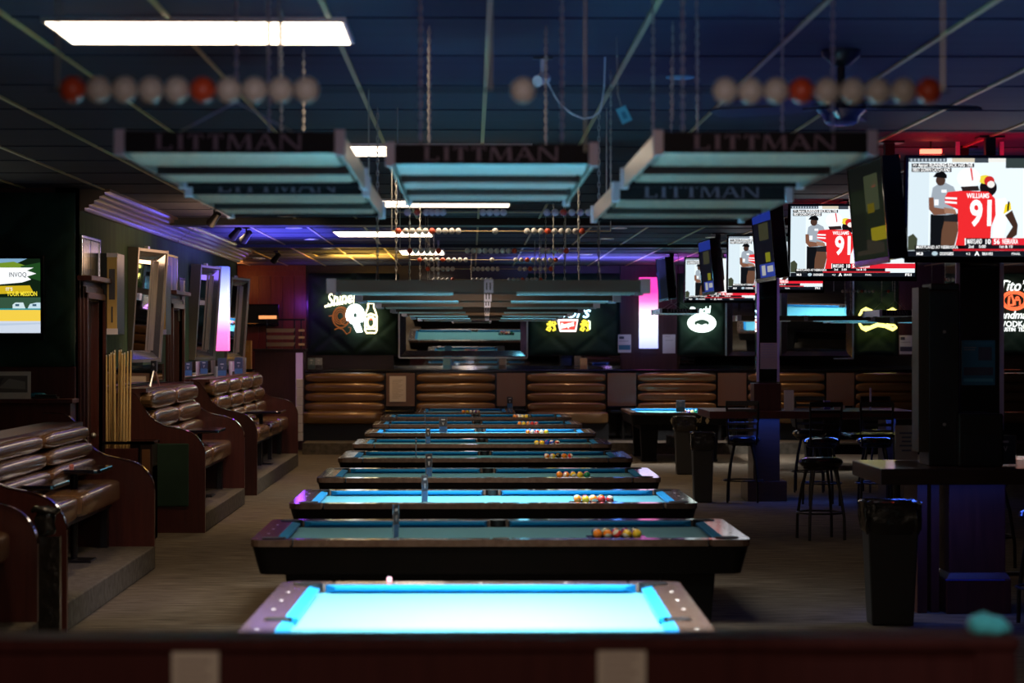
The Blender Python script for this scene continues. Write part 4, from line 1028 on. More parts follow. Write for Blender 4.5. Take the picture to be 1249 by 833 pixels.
# light box on left wall
d = 34.8; t = thing('light_box', (LW, d, 0), 'tall glowing light box shading from blue to pink on the left wall', 'light box', 'glowing light boxes')
x0_ = X(263, d) - LW; x1_ = X(279, d) - LW; zt_, zb2 = Z(325, d), Z(428, d)
mb = MB(); mb.bx(x0_, x1_, 0, .25, zb2, zt_); mb.build('diffuser', grad_mat('led_blue_pink', [(0, (.95, .10, .42)), (.22, (.95, .16, .55)), (.45, (.9, .75, 1)), (.62, (.6, .68, 1)), (1, (.10, .14, .85))], 1.3), t, bevel=.01)
mb = MB(); mb.bx(0, x0_ + .02, .05, .2, zb2 + .1, zt_ - .1); mb.build('wall_bracket', 'black', t)

# ---- far left corner: partition, rack, dark tv, orange box
d = 44.5
t = thing('host_stand', (X(340, d), d, 0), 'tall wine coloured wood partition left of the back banquettes', 'partition')
x0_, x1_ = X(311, d) - t.location.x, X(371, d) - t.location.x
mb = MB(); mb.bx(x0_, x1_, 0, .6, 0, Z(428, d)); mb.build('partition_body', 'purplewood', t); mb = MB(); mb.bx(x0_ - .03, x1_ + .03, -.03, .63, Z(428, d), Z(428, d) + .04); mb.build('partition_top', 'darkwood', t, bevel=.006)
mb = MB(); mb.bx(x1_ - .12, x1_ + .005, -.4, -.36, Z(505, d), Z(430, d)); o = mb.build('acrylic_edge', mat('lilac_acrylic', (.6, .45, .7), .3, emit=(.45, .25, .7), es=.12), t)  # violet light on the edge put in as faint emission
t = thing('menu_rack', (X(341, d), d + .1, Z(428, d) + .04), 'rack of three cream louvred trays on top of the wood partition', 'rack')
for q, yy in enumerate((403, 411.5, 420)):
    mb = MB(); a, b = X(325, d) - t.location.x, X(358, d) - t.location.x; z_ = Z(yy, d) - t.location.z
    mb.add([(a, 0, z_ - .035), (b, 0, z_ - .035), (b + .03, -.05, z_ + .035), (a, -.05, z_ + .035), (a, .02, z_ - .035), (b, .02, z_ - .035), (b + .03, -.03, z_ + .035), (a, -.03, z_ + .035)], [(0, 1, 2, 3), (4, 7, 6, 5), (0, 4, 5, 1), (3, 2, 6, 7), (0, 3, 7, 4), (1, 5, 6, 2)])
    mb.bx(b + .09, b + .2, -.02, .01, z_ - .02, z_ + .02)
    mb.build('tray', plain((.72, .58, .42)), t)
mb = MB()
for xx in (325, 359, 367): x_ = X(xx, d) - t.location.x; mb.bx(x_ - .012, x_ + .012, 0, .03, 0, .55)
mb.bx(X(322, d) - t.location.x, X(372, d) - t.location.x, -.02, .05, .52, .55); mb.build('rack_frame', 'black', t)
mb = MB(); d2 = BW - .16; hx = (X(339, d2) - X(300, d2)) / 2; zt_, zb2 = Z(362, d2), Z(405, d2)
d = 44.5; o = tv((X(319.5, d2), d2 - .012, (zt_ + zb2) / 2), hx * 2, 'switched off dark television on the red wood wall', [((14, 12, 10), .4, rc(0, 0, 1, 1))], mount=False, tilt=0)
mb = MB(); mb.bx(-.16, .16, 0, .1, 0, .06); tag(mb.build('exit_lamp', em((1, .35, .12), 1.0), loc=(X(326, d), d + .1, Z(428, d) + .59)), 'small glowing orange lamp above the cream tray rack', 'lamp')
# side counter at far left with orange box and cup
d = 42.5; t = thing('side_counter', (X(290, d), d, 0), 'dark side counter behind the farthest left booth', 'counter')
mb = MB(); mb.bx(-.9, .26, 0, .5, 0, Z(452, d)); mb.build('counter_body', 'darkwood', t)
mb = MB(); mb.bx(-.95, .28, -.04, .52, Z(452, d), Z(452, d) + .03); mb.build('countertop', 'gloss', t, bevel=.006)
ztc = Z(452, d) + .03
mb = MB(); mb.bx(-.10, .10, -.1, .1, 0, .5, 0); mb.bx(-.07, .07, -.101, -.1, .3, .42, 1); tag(mb.build('cardboard_box', [plain((.55, .28, .07)), plain((.62, .35, .12))], loc=(X(299, d), d + .2, ztc)), 'tall orange brown box on the dark side counter', 'box')
# shelf items: napkin boxes and holders on left wall shelf
for i, (pxx, yy, xw) in enumerate(((238, 34.0, LW + .2), (254, 36.2, LW + .22))):
    holder(xw + .05, yy, 1.50, R(20), 'small blue and white sign on the shelf behind the far left booth, %s one' % ('left' if i == 0 else 'right'), w=.13, h=.26, group='signs on the left shelf', c1=px(60, 80, 110), c2=px(70, 130, 190))
for i, (y_, r_, h_, c_, lab) in enumerate(((33.2, .028, .15, (.6, .62, .7), 'clear tumbler'), (35.2, .03, .2, (.5, .5, .6), 'tall clear glass'), (37.3, .035, .24, (.6, .55, .62), 'pale cup'))):
    mb = MB(); mb.lathe([(r_ * .8, 0), (r_ * .85, .004), (r_, h_), (r_ * .93, h_), (r_ * .8, .01), (.002, .008)], n=20)
    tag(mb.build('drinking_glass', mat('glass_tint', c_, .08, alpha=.6), loc=(LW + .25, y_, 1.50), smooth=True), '%s standing on the shelf behind the far left booth' % lab, 'glass', 'glasses on the left shelf')
# easel sign behind middle booth
t = thing('folding_easel', (LW + .27, 26.6, 1.50), 'small crossed metal stand on the shelf behind the middle booth', 'stand')
mb = MB(); mb.tube([(-.0, -.35, 0), (0, .0, .2), (.0, .1, .24)], .012); mb.tube([(0, .4, 0), (0, .05, .2), (0, -.1, .24)], .012); mb.build('legs', 'alu', t)
mb = MB(); mb.bx(-.03, .03, -.06, .06, .16, .28); mb.build('clamp', 'black', t, bevel=.005)

# ================================================================== BACK BANQUETTES
SEG = [(371, 470), (507, 605), (642, 740), (777, 875), (912, 1008), (1044, 1140), (1177, 1273)]
NM = ['far left', 'second from the left', 'third from the left, in the middle', 'fourth, behind the lit logo table', 'fifth, behind the mirror clad pillar', 'sixth, under the yellow bow neon', 'rightmost, under the red and white neon']
ZB = Z(455, 44.5)
for (a, b), nm in zip(SEG, NM):
    x0_, x1_ = X(a, 44.5), X(b, 44.5); cx_ = (x0_ + x1_) / 2; hw = (x1_ - x0_) / 2
    t = thing('banquette', (cx_, 44.5, .2), 'bronze leather banquette at the back wall, ' + nm, 'banquette', 'banquettes along the back wall')
    rh = (ZB - .70) / 4
    for r_ in range(4):
        zc = .70 + rh * (r_ + .5) - .2; mb = MB(); mb.sq((0, .08 + .015 * r_, zc), (hw - .008, .13, rh / 2 + .004), .55, .14, 36, 14); mb.build('back_roll', 'leather', t, smooth=True)
    mb = MB(); mb.sq((0, -.45, .41), (hw - .008, .48, .115), .3, .14, 36, 12); mb.build('seat_cushion', 'leather', t, smooth=True)
    mb = MB(); mb.bx(-hw, hw, -.72, .15, 0, .30); mb.bx(-hw, hw, .13, .3, 0, ZB - .2); mb.build('base', 'black', t)
GAPS = [(470, 507), (605, 642), (740, 777), (875, 912), (1008, 1044), (1140, 1177)]
for i, (a, b) in enumerate(GAPS):
    x0_, x1_ = X(a, 44.5), X(b, 44.5); cx_ = (x0_ + x1_) / 2; hw = (x1_ - x0_) / 2
    t = thing('side_table', (cx_, 44.5, .2), 'dark wood back panel and small black table between banquettes, %s from the left' % ['first', 'second', 'third', 'fourth', 'fifth', 'sixth'][i], 'side table', 'small tables between the banquettes')
    mb = MB(); mb.bx(-hw + .015, hw - .015, -.02, .02, .6, ZB - .2); mb.build('back_panel', mat('veneer', (.16, .09, .06), .25, coat=.5), t, bevel=.004)
    mb = MB(); mb.bx(-hw + .02, hw - .02, -.8, -.02, .50, .545); mb.build('tabletop', 'gloss', t, bevel=.01)
    mb = MB(); mb.cyl((0, -.4, 0), (0, -.4, .5), .04); mb.bx(-.2, .2, -.6, -.2, 0, .02); mb.build('pedestal', 'blackmetal', t)
    if i == 0:
        p0 = X(475, 44.4); mb = MB(); mb.bx(0, X(495, 44.4) - p0, -.004, 0, 0, .47, 0)
        for q in range(12): mb.bx(.05, .17 + .04 * (q % 3), -.005, -.004, .06 + .03 * q, .068 + .03 * q, 1)
        tag(mb.build('menu_sheet', ['paper', plain((.4, .3, .2))], loc=(p0, 44.47, Z(490, 44.4))), 'tall cream menu sheet on the first dark panel between the banquettes', 'menu')
# long ledge on top
mb = MB(); mb.bx(X(368, 44.8), 12, 44.72, 46.3, ZB + .01, ZB + .06, 0); mb.bx(X(368, 44.8), 12, 44.9, 46.3, .2, ZB + .01, 0)
struct('trim_15', mb, 'gloss', bevel=.01)
ZT = ZB + .06
# glass block end of the ledge
mb = MB()
for q in range(7): mb.bx(-.06, .06, -.1, .1, .16 * q, .155 + .16 * q)
tag(mb.build('glass_block_column', mat('glass_block', (.7, .65, .7), .15, alpha=.8), loc=(X(374, 44.3) - .07, 43.6, .2), bevel=.01), 'narrow stack of pale glass blocks at the left end of the banquettes', 'glass blocks')
for i, (pxx, lab, c1, c2) in enumerate(((380, 'left end', px(120, 140, 150), px(60, 90, 110)), (389, 'left end, right of its twin', px(180, 190, 200), px(50, 50, 60)), (613, 'middle, under the back mirror', px(120, 110, 100), px(60, 50, 50)), (545, 'middle, pale blue', px(120, 190, 210), px(90, 170, 210)), (712, 'under the middle neon sign', px(190, 150, 110), px(180, 140, 100)))):
    holder(X(pxx, 45), 45.0, ZT, random.uniform(-.2, .2), 'small sign holder on the long black ledge, ' + lab, w=.14, h=.22, group='sign holders on the long ledge', c1=c1, c2=c2, lines=i < 2)
# lower mirror strip
mb = MB(); mb.T = Matrix.Translation((0, 46.25, ZT)) @ Matrix.Rotation(R(-.8) * -1, 4, 'X')
mb.bx(X(480, 46.2), X(757, 46.2), 0, .01, 0.005, Z(434, 46.2) - ZT, 0)
tag(mb.build('mirror_strip', 'mirror'), 'low mirror strip above the long ledge reflecting the pool tables', 'mirror', 'low mirror strips')
mb = MB(); mb.T = Matrix.Translation((0, 46.25, ZT)) @ Matrix.Rotation(R(.8), 4, 'X')
mb.bx(X(830, 46.2), X(1135, 46.2), 0, .01, 0.005, Z(434, 46.2) - ZT, 0)
tag(mb.build('mirror_strip', 'mirror'), 'low mirror strip above the ledge on the right side', 'mirror', 'low mirror strips')
# green tufted pads on the back wall
zp0, zp1 = Z(433, 46.4), 3.30
quilt(X(376, 46.4), X(487, 46.4), 46.5, zp0, zp1, 2, 'green tufted wall pad behind the left neon sign')
quilt(X(644, 46.4), X(756, 46.4), 46.5, zp0, zp1, 2, 'green tufted wall pad behind the middle neon sign')
quilt(X(826, 46.4), X(885, 46.4), 46.5, zp0, zp1, 1, 'green tufted wall pad behind the oval white neon sign')
quilt(X(1043, 46.4), X(1098, 46.4), 46.5, zp0, zp1, 1, 'green tufted wall pad behind the yellow bow neon sign')
quilt(X(1210, 46.4), X(1310, 46.4), 46.5, zp0, zp1, 2, 'green tufted wall pad behind the red and white neon sign')
# back wall mirrors in bevelled frames
def back_mirror(p0, p1, yt, yb, tiltx, tiltz, label, reld=.12):
    d = 46.3; x0_, x1_ = X(p0, d), X(p1, d); z0, z1 = Z(yb, d), Z(yt, d); cx_, cz = (x0_ + x1_) / 2, (z0 + z1) / 2; w_, h = (x1_ - x0_) / 2, (z1 - z0) / 2
    t = thing('framed_mirror', (cx_, d, cz), label, 'mirror', 'framed mirrors on the back wall'); b = .13
    rot = Matrix.Rotation(R(tiltz), 4, 'Z') @ Matrix.Rotation(R(tiltx), 4, 'X')
    mb = MB(); o1 = [(-w_, -h), (w_, -h), (w_, h), (-w_, h)]; i1 = [(-w_ + b, -h + b), (w_ - b, -h + b), (w_ - b, h - b), (-w_ + b, h - b)]
    vs = [rot @ Vector((x, -.10, z)) for x, z in o1] + [rot @ Vector((x, -.02, z)) for x, z in i1] + [rot @ Vector((x, .02, z)) for x, z in o1]; fs = []
    for q in range(4): r_ = (q + 1) % 4; fs += [(q, r_, 4 + r_, 4 + q), (8 + q, 8 + r_, r_, q)]
    mb.add(vs, fs); mb.build('bevelled_frame', 'mirrorframe', t, fix=False)
    mb = MB(); mb.T = rot
    for sx in (-1, 1): mb.bx(sx * w_ - .015, sx * w_ + .015, -.115, .02, -h, h)
    for sz in (-1, 1): mb.bx(-w_, w_, -.115, .02, sz * h - .012, sz * h + .012)
    mb.build('frame_edge', 'alu', t)
    mb = MB(); mb.T = rot; mb.bx(-w_ + b, w_ - b, -.021, -.018, -h + b, h - b); mb.build('mirror_glass', 'mirror', t)
back_mirror(487, 643, 344, 436, 4.6, 0, 'large framed mirror on the back wall between two neon signs, reflecting pool tables')
back_mirror(886, 950, 344, 437, 5.5, -3, 'framed mirror on the back wall behind the mirror clad pillar')
back_mirror(953, 1041, 330, 437, 6.5, -6, 'framed mirror on the back wall left of the yellow bow neon')
# light box by the purple wood pillar
d = 46.1; t = thing('light_box', (X(791.5, d), d, 0), 'tall glowing light box shading from magenta to white on the back wall', 'light box', 'glowing light boxes')
hw = (X(803, d) - X(780, d)) / 2; zt_, zb2 = Z(338, d), Z(425, d)
mb = MB(); mb.bx(-hw, hw, 0, .1, zb2, zt_); mb.build('diffuser', grad_mat('led_magenta_white', [(0, (.38, .42, 1)), (.25, (.7, .75, 1)), (.5, (1, .75, .9)), (.66, (1, .16, .5)), (.8, (.9, .03, .36)), (1, (.75, .03, .36))], 1.35), t, bevel=.01)
mb = MB(); mb.bx(-hw + .05, hw - .05, .1, .3, zb2 + .1, zt_ - .1); mb.build('wall_bracket', 'black', t)
mb = MB(); mb.bx(X(757, 46.4), X(826, 46.4), BW - .12, BW, ZT, CEIL, 0); struct('trim_16', mb, 'purplewood')
mb = MB(); mb.bx(X(1098, 46.4), X(1210, 46.4), BW - .12, BW, ZT, CEIL, 0); struct('trim_17', mb, 'purplewood')
# posters
def poster(p0, p1, yt, yb, d, label, blocks, base_=M['paperwhite'], rz=0):
    x0_, x1_ = X(p0, d), X(p1, d); z0, z1 = Z(yb, d), Z(yt, d); w_, h_ = x1_ - x0_, z1 - z0
    mb = MB(); ms = [base_]; mb.bx(0, w_, 0, .006, 0, h_, 0)
    for (a, b, c, e, m_) in blocks: mb.bx(a * w_, c * w_, -.001, .001, h_ - e * h_, h_ - b * h_, len(ms)); ms.append(m_)
    return tag(mb.build('poster', ms, loc=(x0_, d, z0)), label, 'poster')
ink = plain((.06, .06, .1)); grey = plain((.3, .28, .3)); bl = plain((.05, .2, .3))
poster(754, 770, 408, 430, 46.3755, 'white poster with a dark block left of the magenta light box', [(.08, .1, .45, .25, ink), (.1, .35, .8, .38, grey), (.05, .58, .95, .85, bl)])
poster(808.5, 824, 408, 431, 46.3755, 'plain violet lit notice right of the magenta light box', [(.15, .1, .6, .12, grey), (.2, .3, .8, .32, grey)])
poster(1098.5, 1115.5, 409, 432, 46.3755, 'pinkish poster with a dark block right of the yellow bow neon', [(.08, .08, .4, .25, ink), (.05, .6, .95, .85, ink), (.1, .35, .8, .38, grey)])

# ---- neon signs
def P2(d): return lambda a, b: at(a, b, d)
NW = em((1, .95, .62), 3); NB = em((.45, .75, 1), 3.5); NY = em((1, .80, .05), 1.6); NR = em((1, .12, .06), 1.8); NWW = em((.95, 1, .95), 3.5); NYY = em((1, .9, .2), 2.2)
unlit = mat('unlit_tube', (.35, .12, .03), .4, emit=(.5, .15, .03), es=.35)  # tubes are off, a faint orange glow is put into the material
q_ = P2(46.25)
def arc(cu, cv, ru, rv, a0=0, a1=360, n=24): return [q_(cu + ru * math.cos(R(a0 + (a1 - a0) * i / n)), cv + rv * math.sin(R(a0 + (a1 - a0) * i / n))) for i in range(n + 1)]
def neon(name, label, org):
    return thing(name, org, label, 'neon sign', 'neon signs on the back wall')
def part(t, nm, mb, m):
    for v in mb.v: v.x -= t.location.x; v.y -= t.location.y; v.z -= t.location.z
    return mb.build(nm, m, t, fix=False)
t = neon('neon_sign', 'neon sign of white script, two football helmets and a bottle, far left', q_(430, 385))
mb = MB(); p = q_(400, 374); ang = R(9)
mb.text('Shiner', p, .36, 0, xd=(math.cos(ang), 0, math.sin(ang)), yd=(-math.sin(ang), 0, math.cos(ang)), shear=.4, thick=.015, bold=.012, width=.60)
mb.tube([q_(396, 374), q_(404, 371.5), q_(414, 370), q_(428, 366)], .02); part(t, 'script', mb, NW)
mb = MB(); mb.tube(arc(416, 387, 10.3, 12.5), .012, closed=False)
for r_ in (8.2, 6.2, 4.2): mb.tube(arc(415, 385.5, r_, r_ * 1.2), .01)
mb.tube([q_(401, 385.5), q_(406, 385)], .01); mb.tube([q_(408, 402), q_(413, 400), q_(418, 401.5), q_(423, 407.5), q_(427, 405), q_(428, 400), q_(425, 399)], .011); mb.tube(arc(420, 392, 4.5, 4), .012); part(t, 'helmet', mb, unlit)
mb = MB()
for r_ in (10.6, 8.8, 7, 5.2, 3.4): mb.tube(arc(433.2, 384.5, r_ * .98, r_ * 1.2, 150 if r_ > 9 else 0, 400 if r_ > 9 else 360), .019)
for k_ in range(4): mb.tube([q_(430 + 2.2 * k_, 392), q_(433 + 2.4 * k_, 399 + k_), q_(436 + 1.8 * k_, 405)], .018)
part(t, 'helmet', mb, em((.9, .97, 1), 3.2))
mb = MB(); bt = [(449, 370), (449, 375), (446.5, 381), (445.3, 386), (445.3, 403), (447, 406), (458, 406), (459.6, 403), (459.6, 386), (458.5, 381), (456, 375), (456, 370), (449, 370)]
mb.tube([q_(*b_) for b_ in bt], .015); mb.tube([q_(445.5, 385), q_(449, 384), q_(452, 382.5), q_(456, 384), q_(459.5, 385)], .015)
for k_ in range(4): mb.tube([q_(447, 388 + 4 * k_), q_(447, 390 + 4 * k_)], .03); mb.tube([q_(458, 388 + 4 * k_), q_(458, 390 + 4 * k_)], .03)
mb.tube(arc(452.3, 393, 4.6, 6.6), .022); mb.tube([q_(446, 401), q_(459, 401)], .018); part(t, 'bottle', mb, em((1, .85, .5), 3)); mb = MB(); mb.tube(arc(452.3, 388, 1.6, 1.6), .012); part(t, 'bottle_star', mb, NR)
t = neon('neon_sign', 'neon sign of blue script over a red badge flanked by yellow lions', q_(693, 396))
mb = MB(); mb.text('Coors', q_(667, 387.5), .33, 0, shear=.4, thick=.01, bold=.006, width=.84); part(t, 'script', mb, NB)
mb = MB(); mb.tube([q_(681, 390.5), q_(704.5, 390.5), q_(702, 403.5), q_(683.5, 403.5), q_(681, 390.5)], .02); part(t, 'badge_border', mb, em((1, .75, .7), 2.5))
mb = MB(); mb.poly([q_(683, 391.5) + Vector((0, .01, 0)), q_(703, 391.5) + Vector((0, .01, 0)), q_(701, 402.8) + Vector((0, .01, 0)), q_(684.5, 402.8) + Vector((0, .01, 0))]); part(t, 'badge', mb, em((.9, .09, .07), .9))
mb = MB(); mb.text('Banquet', q_(684.5, 400.5), .14, 0, xd=(.97, 0, .2), yd=(-.1, 0, 1), shear=.2, width=.26, bold=.02); part(t, 'badge_text', mb, em((1, .92, .85), 2.5))
for cx_ in (672, 713):
    mb = MB()
    mb.tube([q_(cx_ - 3, 393), q_(cx_ - 1, 391), q_(cx_ + 2, 392), q_(cx_ + 1, 396), q_(cx_ + 4, 398), q_(cx_ + 5, 402), q_(cx_ + 2, 403)], .022)
    mb.tube([q_(cx_ - 5, 396), q_(cx_ - 2, 395), q_(cx_, 397), q_(cx_ - 3, 399), q_(cx_ - 5, 402), q_(cx_ - 2, 403.5), q_(cx_, 400)], .022)
    mb.tube([q_(cx_ + 4, 392), q_(cx_ + 6, 395), q_(cx_ + 3, 396)], .018); mb.tube(arc(cx_ + .5, 393, 1.6, 1.8), .014); part(t, 'lion', mb, NY)
mb = MB(); mb.tube([q_(717, 391), q_(719.5, 392), q_(719.5, 402)], .012); part(t, 'side_tube', mb, em((.8, 1, .8), 2))
t = neon('neon_sign', 'white neon sign with script above an oval ring, right of the magenta light box', q_(855, 388))
mb = MB(); ang = R(4); mb.text('Especial', q_(842, 383.5), .20, 0, xd=(math.cos(ang), 0, math.sin(ang)), yd=(-math.sin(ang), 0, math.cos(ang)), shear=.3, thick=.01, bold=.012, width=.40); mb.tube([q_(841, 379), q_(843, 375.5), q_(848, 376.5)], .016); part(t, 'script', mb, em((.8, 1, .93), 2.6))
mb = MB(); mb.tube(arc(856, 394, 15.5, 9.5), .032); mb.tube(arc(856, 394, 12.5, 7), .016); mb.tube(arc(856, 394, 10, 5.2), .013); mb.tube([q_(850, 396), q_(856, 398), q_(862, 396)], .02); part(t, 'oval_ring', mb, em((.85, 1, .92), 2.6))
t = neon('neon_sign', 'yellow neon sign shaped as a wide bow, behind a hanging lamp', q_(1071, 390))
mb = MB()
for s_ in (1, -1):
    f_ = lambda a, b: q_(1071 + a, 389.5 + s_ * b)
    for g_ in (0, 1.3, 2.6): mb.tube([f_(-23, 5 - g_ * .5), f_(-20, 11 - g_), f_(-15, 14 - g_), f_(-5, 9.5 - g_), f_(0, 8 - g_), f_(8, 9 - g_), f_(18, 13.5 - g_), f_(22.5, 10.5 - g_ * .6), f_(20, 7.5 - g_ * .2), f_(10, 7 - g_ * .4)], .016)
    mb.tube([f_(-19, 10), f_(-15, 8.8), f_(-10, 9)], .014)
part(t, 'bow', mb, NYY); mb = MB(); mb.text('BREWED', q_(1052, 394), .09, 0, width=.3); part(t, 'small_letters', mb, NW)
for i_ in range(0):
    pass
t = neon('neon_sign', 'white and red vodka neon sign at the right edge', q_(1237, 375))
for w_, pxx, pyy, sz, wd, sh, nm in (('Tito\u2019s', 1220, 354.5, .29, .56, .3, 'script'), ('Handmade', 1212, 388.5, .21, .82, .3, 'script'), ('VODKA', 1221, 398.5, .155, .52, 0, 'capitals'), ('AUSTIN  TEXAS', 1219, 404, .10, .62, 0, 'capitals')):
    mb = MB(); mb.text(w_, q_(pxx, pyy), sz, 0, shear=sh, thick=.008, width=wd, bold=.008); part(t, nm + '_line', mb, em((.95, 1, .97), 1.5))
mb = MB(); mb.tube(arc(1237, 366.5, 15.5, 11), .02); mb.tube(arc(1237, 366.5, 12.8, 8.7), .012); mb.tube([q_(1230, 372), q_(1231, 362), q_(1234, 360), q_(1236, 366), q_(1236, 372), q_(1230, 372)], .02); mb.tube([q_(1238, 372), q_(1238, 366), q_(1244, 366), q_(1244, 372)], .016); mb.tube(arc(1241, 364, 1.8, 1.8), .014); part(t, 'oval_emblem', mb, em((1, .14, .05), 1.5))

# ================================================================== BAR TABLES, PILLARS
def area_light(loc, size, energy, colr, rot=(0, 0, 0), sy=None, spread=None):
    ld = bpy.data.lights.new('led', 'AREA'); ld.energy = energy; ld.color = colr; ld.size = size
    if sy: ld.shape = 'RECTANGLE'; ld.size_y = sy
    if spread: ld.spread = R(spread)
    o = bpy.data.objects.new('led', ld); COL.objects.link(o); o.location = loc; o.rotation_euler = rot; return o
def pl(loc, energy, colr, r=.1):
    ld = bpy.data.lights.new('lamp', 'POINT'); ld.energy = energy; ld.color = colr; ld.shadow_soft_size = r
    o = bpy.data.objects.new('lamp', ld); COL.objects.link(o); o.location = loc; return o
def spot(loc, target, energy, colr, ang=60, blend=.6, r=.08):
    ld = bpy.data.lights.new('spot', 'SPOT'); ld.energy = energy; ld.color = colr; ld.spot_size = R(ang); ld.spot_blend = blend; ld.shadow_soft_size = r
    o = bpy.data.objects.new('spot', ld); COL.objects.link(o); o.location = loc; o.rotation_euler = (Vector(target) - Vector(loc)).to_track_quat('-Z', 'Y').to_euler(); return o
# near bar table
yA = 17.05; xa = X(1076, yA); zA = 1.09
t = thing('bar_table', (X(1190, 17.8), 17.9, 0), 'long wooden bar table around the near pillar at right, blue light under its top', 'bar table', 'bar height tables')
ox, oy = t.location.x, t.location.y
mb = MB(); mb.bx(xa - ox, 2.6, yA - oy, 18.35 - oy, zA - .115, zA); mb.build('tabletop', 'darkwood', t, bevel=.008)
mb = MB(); a, b = X(1153, 17.7) - ox, X(1232, 17.7) - ox
mb.bx(a + .03, b - .03, -.25, .35, .27, zA - .115); mb.bx(a, b, -.3, .4, 0, .25); mb.frustum((a, b, -.3, .4, .25), (a + .03, b - .03, -.27, .37, .30)); mb.build('pedestal', 'wood', t, bevel=.006)
mb = MB(); a, b = X(1119, 17.7) - ox, X(1131, 17.7) - ox; mb.bx(a, b, -.25, .3, 0, zA - .115); mb.bx(a + .11, a + .17, -.2, .25, 0, zA - .115); mb.build('support_board', 'wood', t)
mb = MB(); mb.bx(xa - ox + .3, 2.4, -.34, -.31, zA - .125, zA - .116); mb.build('led_strip', em((.05, .12, 1), 3), t)
mb = MB(); mb.bx(X(1155, 17.6) - ox, X(1228, 17.6) - ox, -.304, -.30, .245, .252); mb.build('base_trim', mat('blue_trim', (.05, .08, .4), .3, coat=.5), t)
area_light((X(1175, 17.3), 17.32, zA - .14), 1.0, 2.2, (.06, .15, 1), sy=.1)
area_light((X(1125, 17.3), 17.35, zA - .14), .5, 1.6, (.06, .15, 1), sy=.1)
# near pillar on it
def pillar(p0, p1, yy, d0, dep, z0, label, cfg):
    x0_, x1_ = X(p0, d0), X(p1, d0); cx_ = (x0_ + x1_) / 2; w_ = (x1_ - x0_) / 2
    t = thing('mirror_pillar', (cx_, d0 + dep / 2, z0), label, 'pillar', 'mirror clad pillars')
    H_ = CEIL - z0
    mb = MB(); mb.bx(-w_ + .01, w_ - .01, -dep / 2 + .01, dep / 2 - .01, 0, H_); mb.build('core', 'darkwood', t)
    for sgn in (-1,): mb = MB(); mb.bx(-w_ + .02, w_ - .02, -dep / 2 - .002, -dep / 2 + .008, cfg, H_); mb.build('front_mirror', 'mirror', t)
    mb = MB(); mb.bx(-w_ - .002, -w_ + .008, -dep / 2 + .02, dep / 2 - .02, cfg, H_); mb.build('side_mirror', 'mirror', t)
    mb = MB()
    for sx in (-1, 1): mb.bx(sx * w_ - .014, sx * w_ + .014, -dep / 2 - .014, -dep / 2 + .014, cfg, H_)
    mb.build('corner_strip', mat('lilac_metal', (.62, .5, .8), .4, .4), t)  # violet light on the strips is put into their colour
    return t
pillar(1170, 1224, 0, 17.62, .5, zA, 'near pillar clad in mirror on the bar table at right', .25)
t = thing('control_cabinet', ((X(1136, 17.4) + X(1174, 17.4)) / 2, 17.6, zA), 'tall flat black cabinet standing on the near bar table left of the pillar', 'cabinet')
hw = (X(1174, 17.4) - X(1136, 17.4)) / 2; H_ = Z(345, 17.4) - zA
mb = MB(); mb.bx(-hw, hw, -.16, .22, 0, H_ - .05); mb.bx(-hw + .02, hw, -.14, .22, H_ - .05, H_); mb.build('cabinet_body', plain((.006, .006, .007), .45), t, bevel=.008)
mb = MB(); mb.bx(-hw - .075, -hw, -.16, .1, .1, H_ - .03); mb.build('glazed_side', mat('glazed_door', (.05, .035, .02), .35), t)
mb = MB()
for zz in (.3, .97): mb.cyl((0, -.165, zz), (0, -.16, zz), .012)
mb.build('lock', 'alu', t)
t = thing('black_console', ((X(1175, 17.3) + X(1224, 17.3)) / 2, 17.42, zA), 'low black box with a mesh front at the foot of the near pillar', 'box')
mb = MB(); w_ = (X(1224, 17.3) - X(1170, 17.3)) / 2; mb.bx(-w_, w_, -.1, .1, 0, Z(505, 17.3) - zA); mb.build('box_body', 'black', t, bevel=.01); mb = MB(); mb.bx(-w_ + .04, w_ - .04, -.103, -.1, .04, .23); mb.build('mesh_front', plain((.02, .02, .024), .3), t)
poster(1175, 1216, 415, 470, 17.613, 'blue poster on the mirror of the near pillar', [(.05, .04, .95, .1, plain((.05, .2, .35))), (.5, .15, .9, .45, ink), (.06, .6, .94, .78, ink), (.06, .85, .94, .92, plain((.1, .35, .5))), (.06, .15, .44, .17, grey), (.06, .2, .4, .22, grey)], base_=plain((.03, .17, .30)))
poster(1093, 1121, 519, 561.5, 18.25, 'standing notice with centred text on the near bar table', [(.2, .2, .8, .25, ink), (.3, .32, .7, .37, ink), (.3, .44, .7, .49, ink), (.2, .56, .8, .61, ink), (.3, .7, .7, .75, ink)], base_=plain((.30, .22, .20)))
mb = MB(); mb.bx(-.02, .02, -.02, .02, 0, .3)
holder(X(1240, 17.2), 17.5, zA, .1, 'blue and black sign holder on the near bar table at the right edge', w=.16, h=.22, c1=px(20, 40, 70), c2=px(10, 40, 80), lines=True)
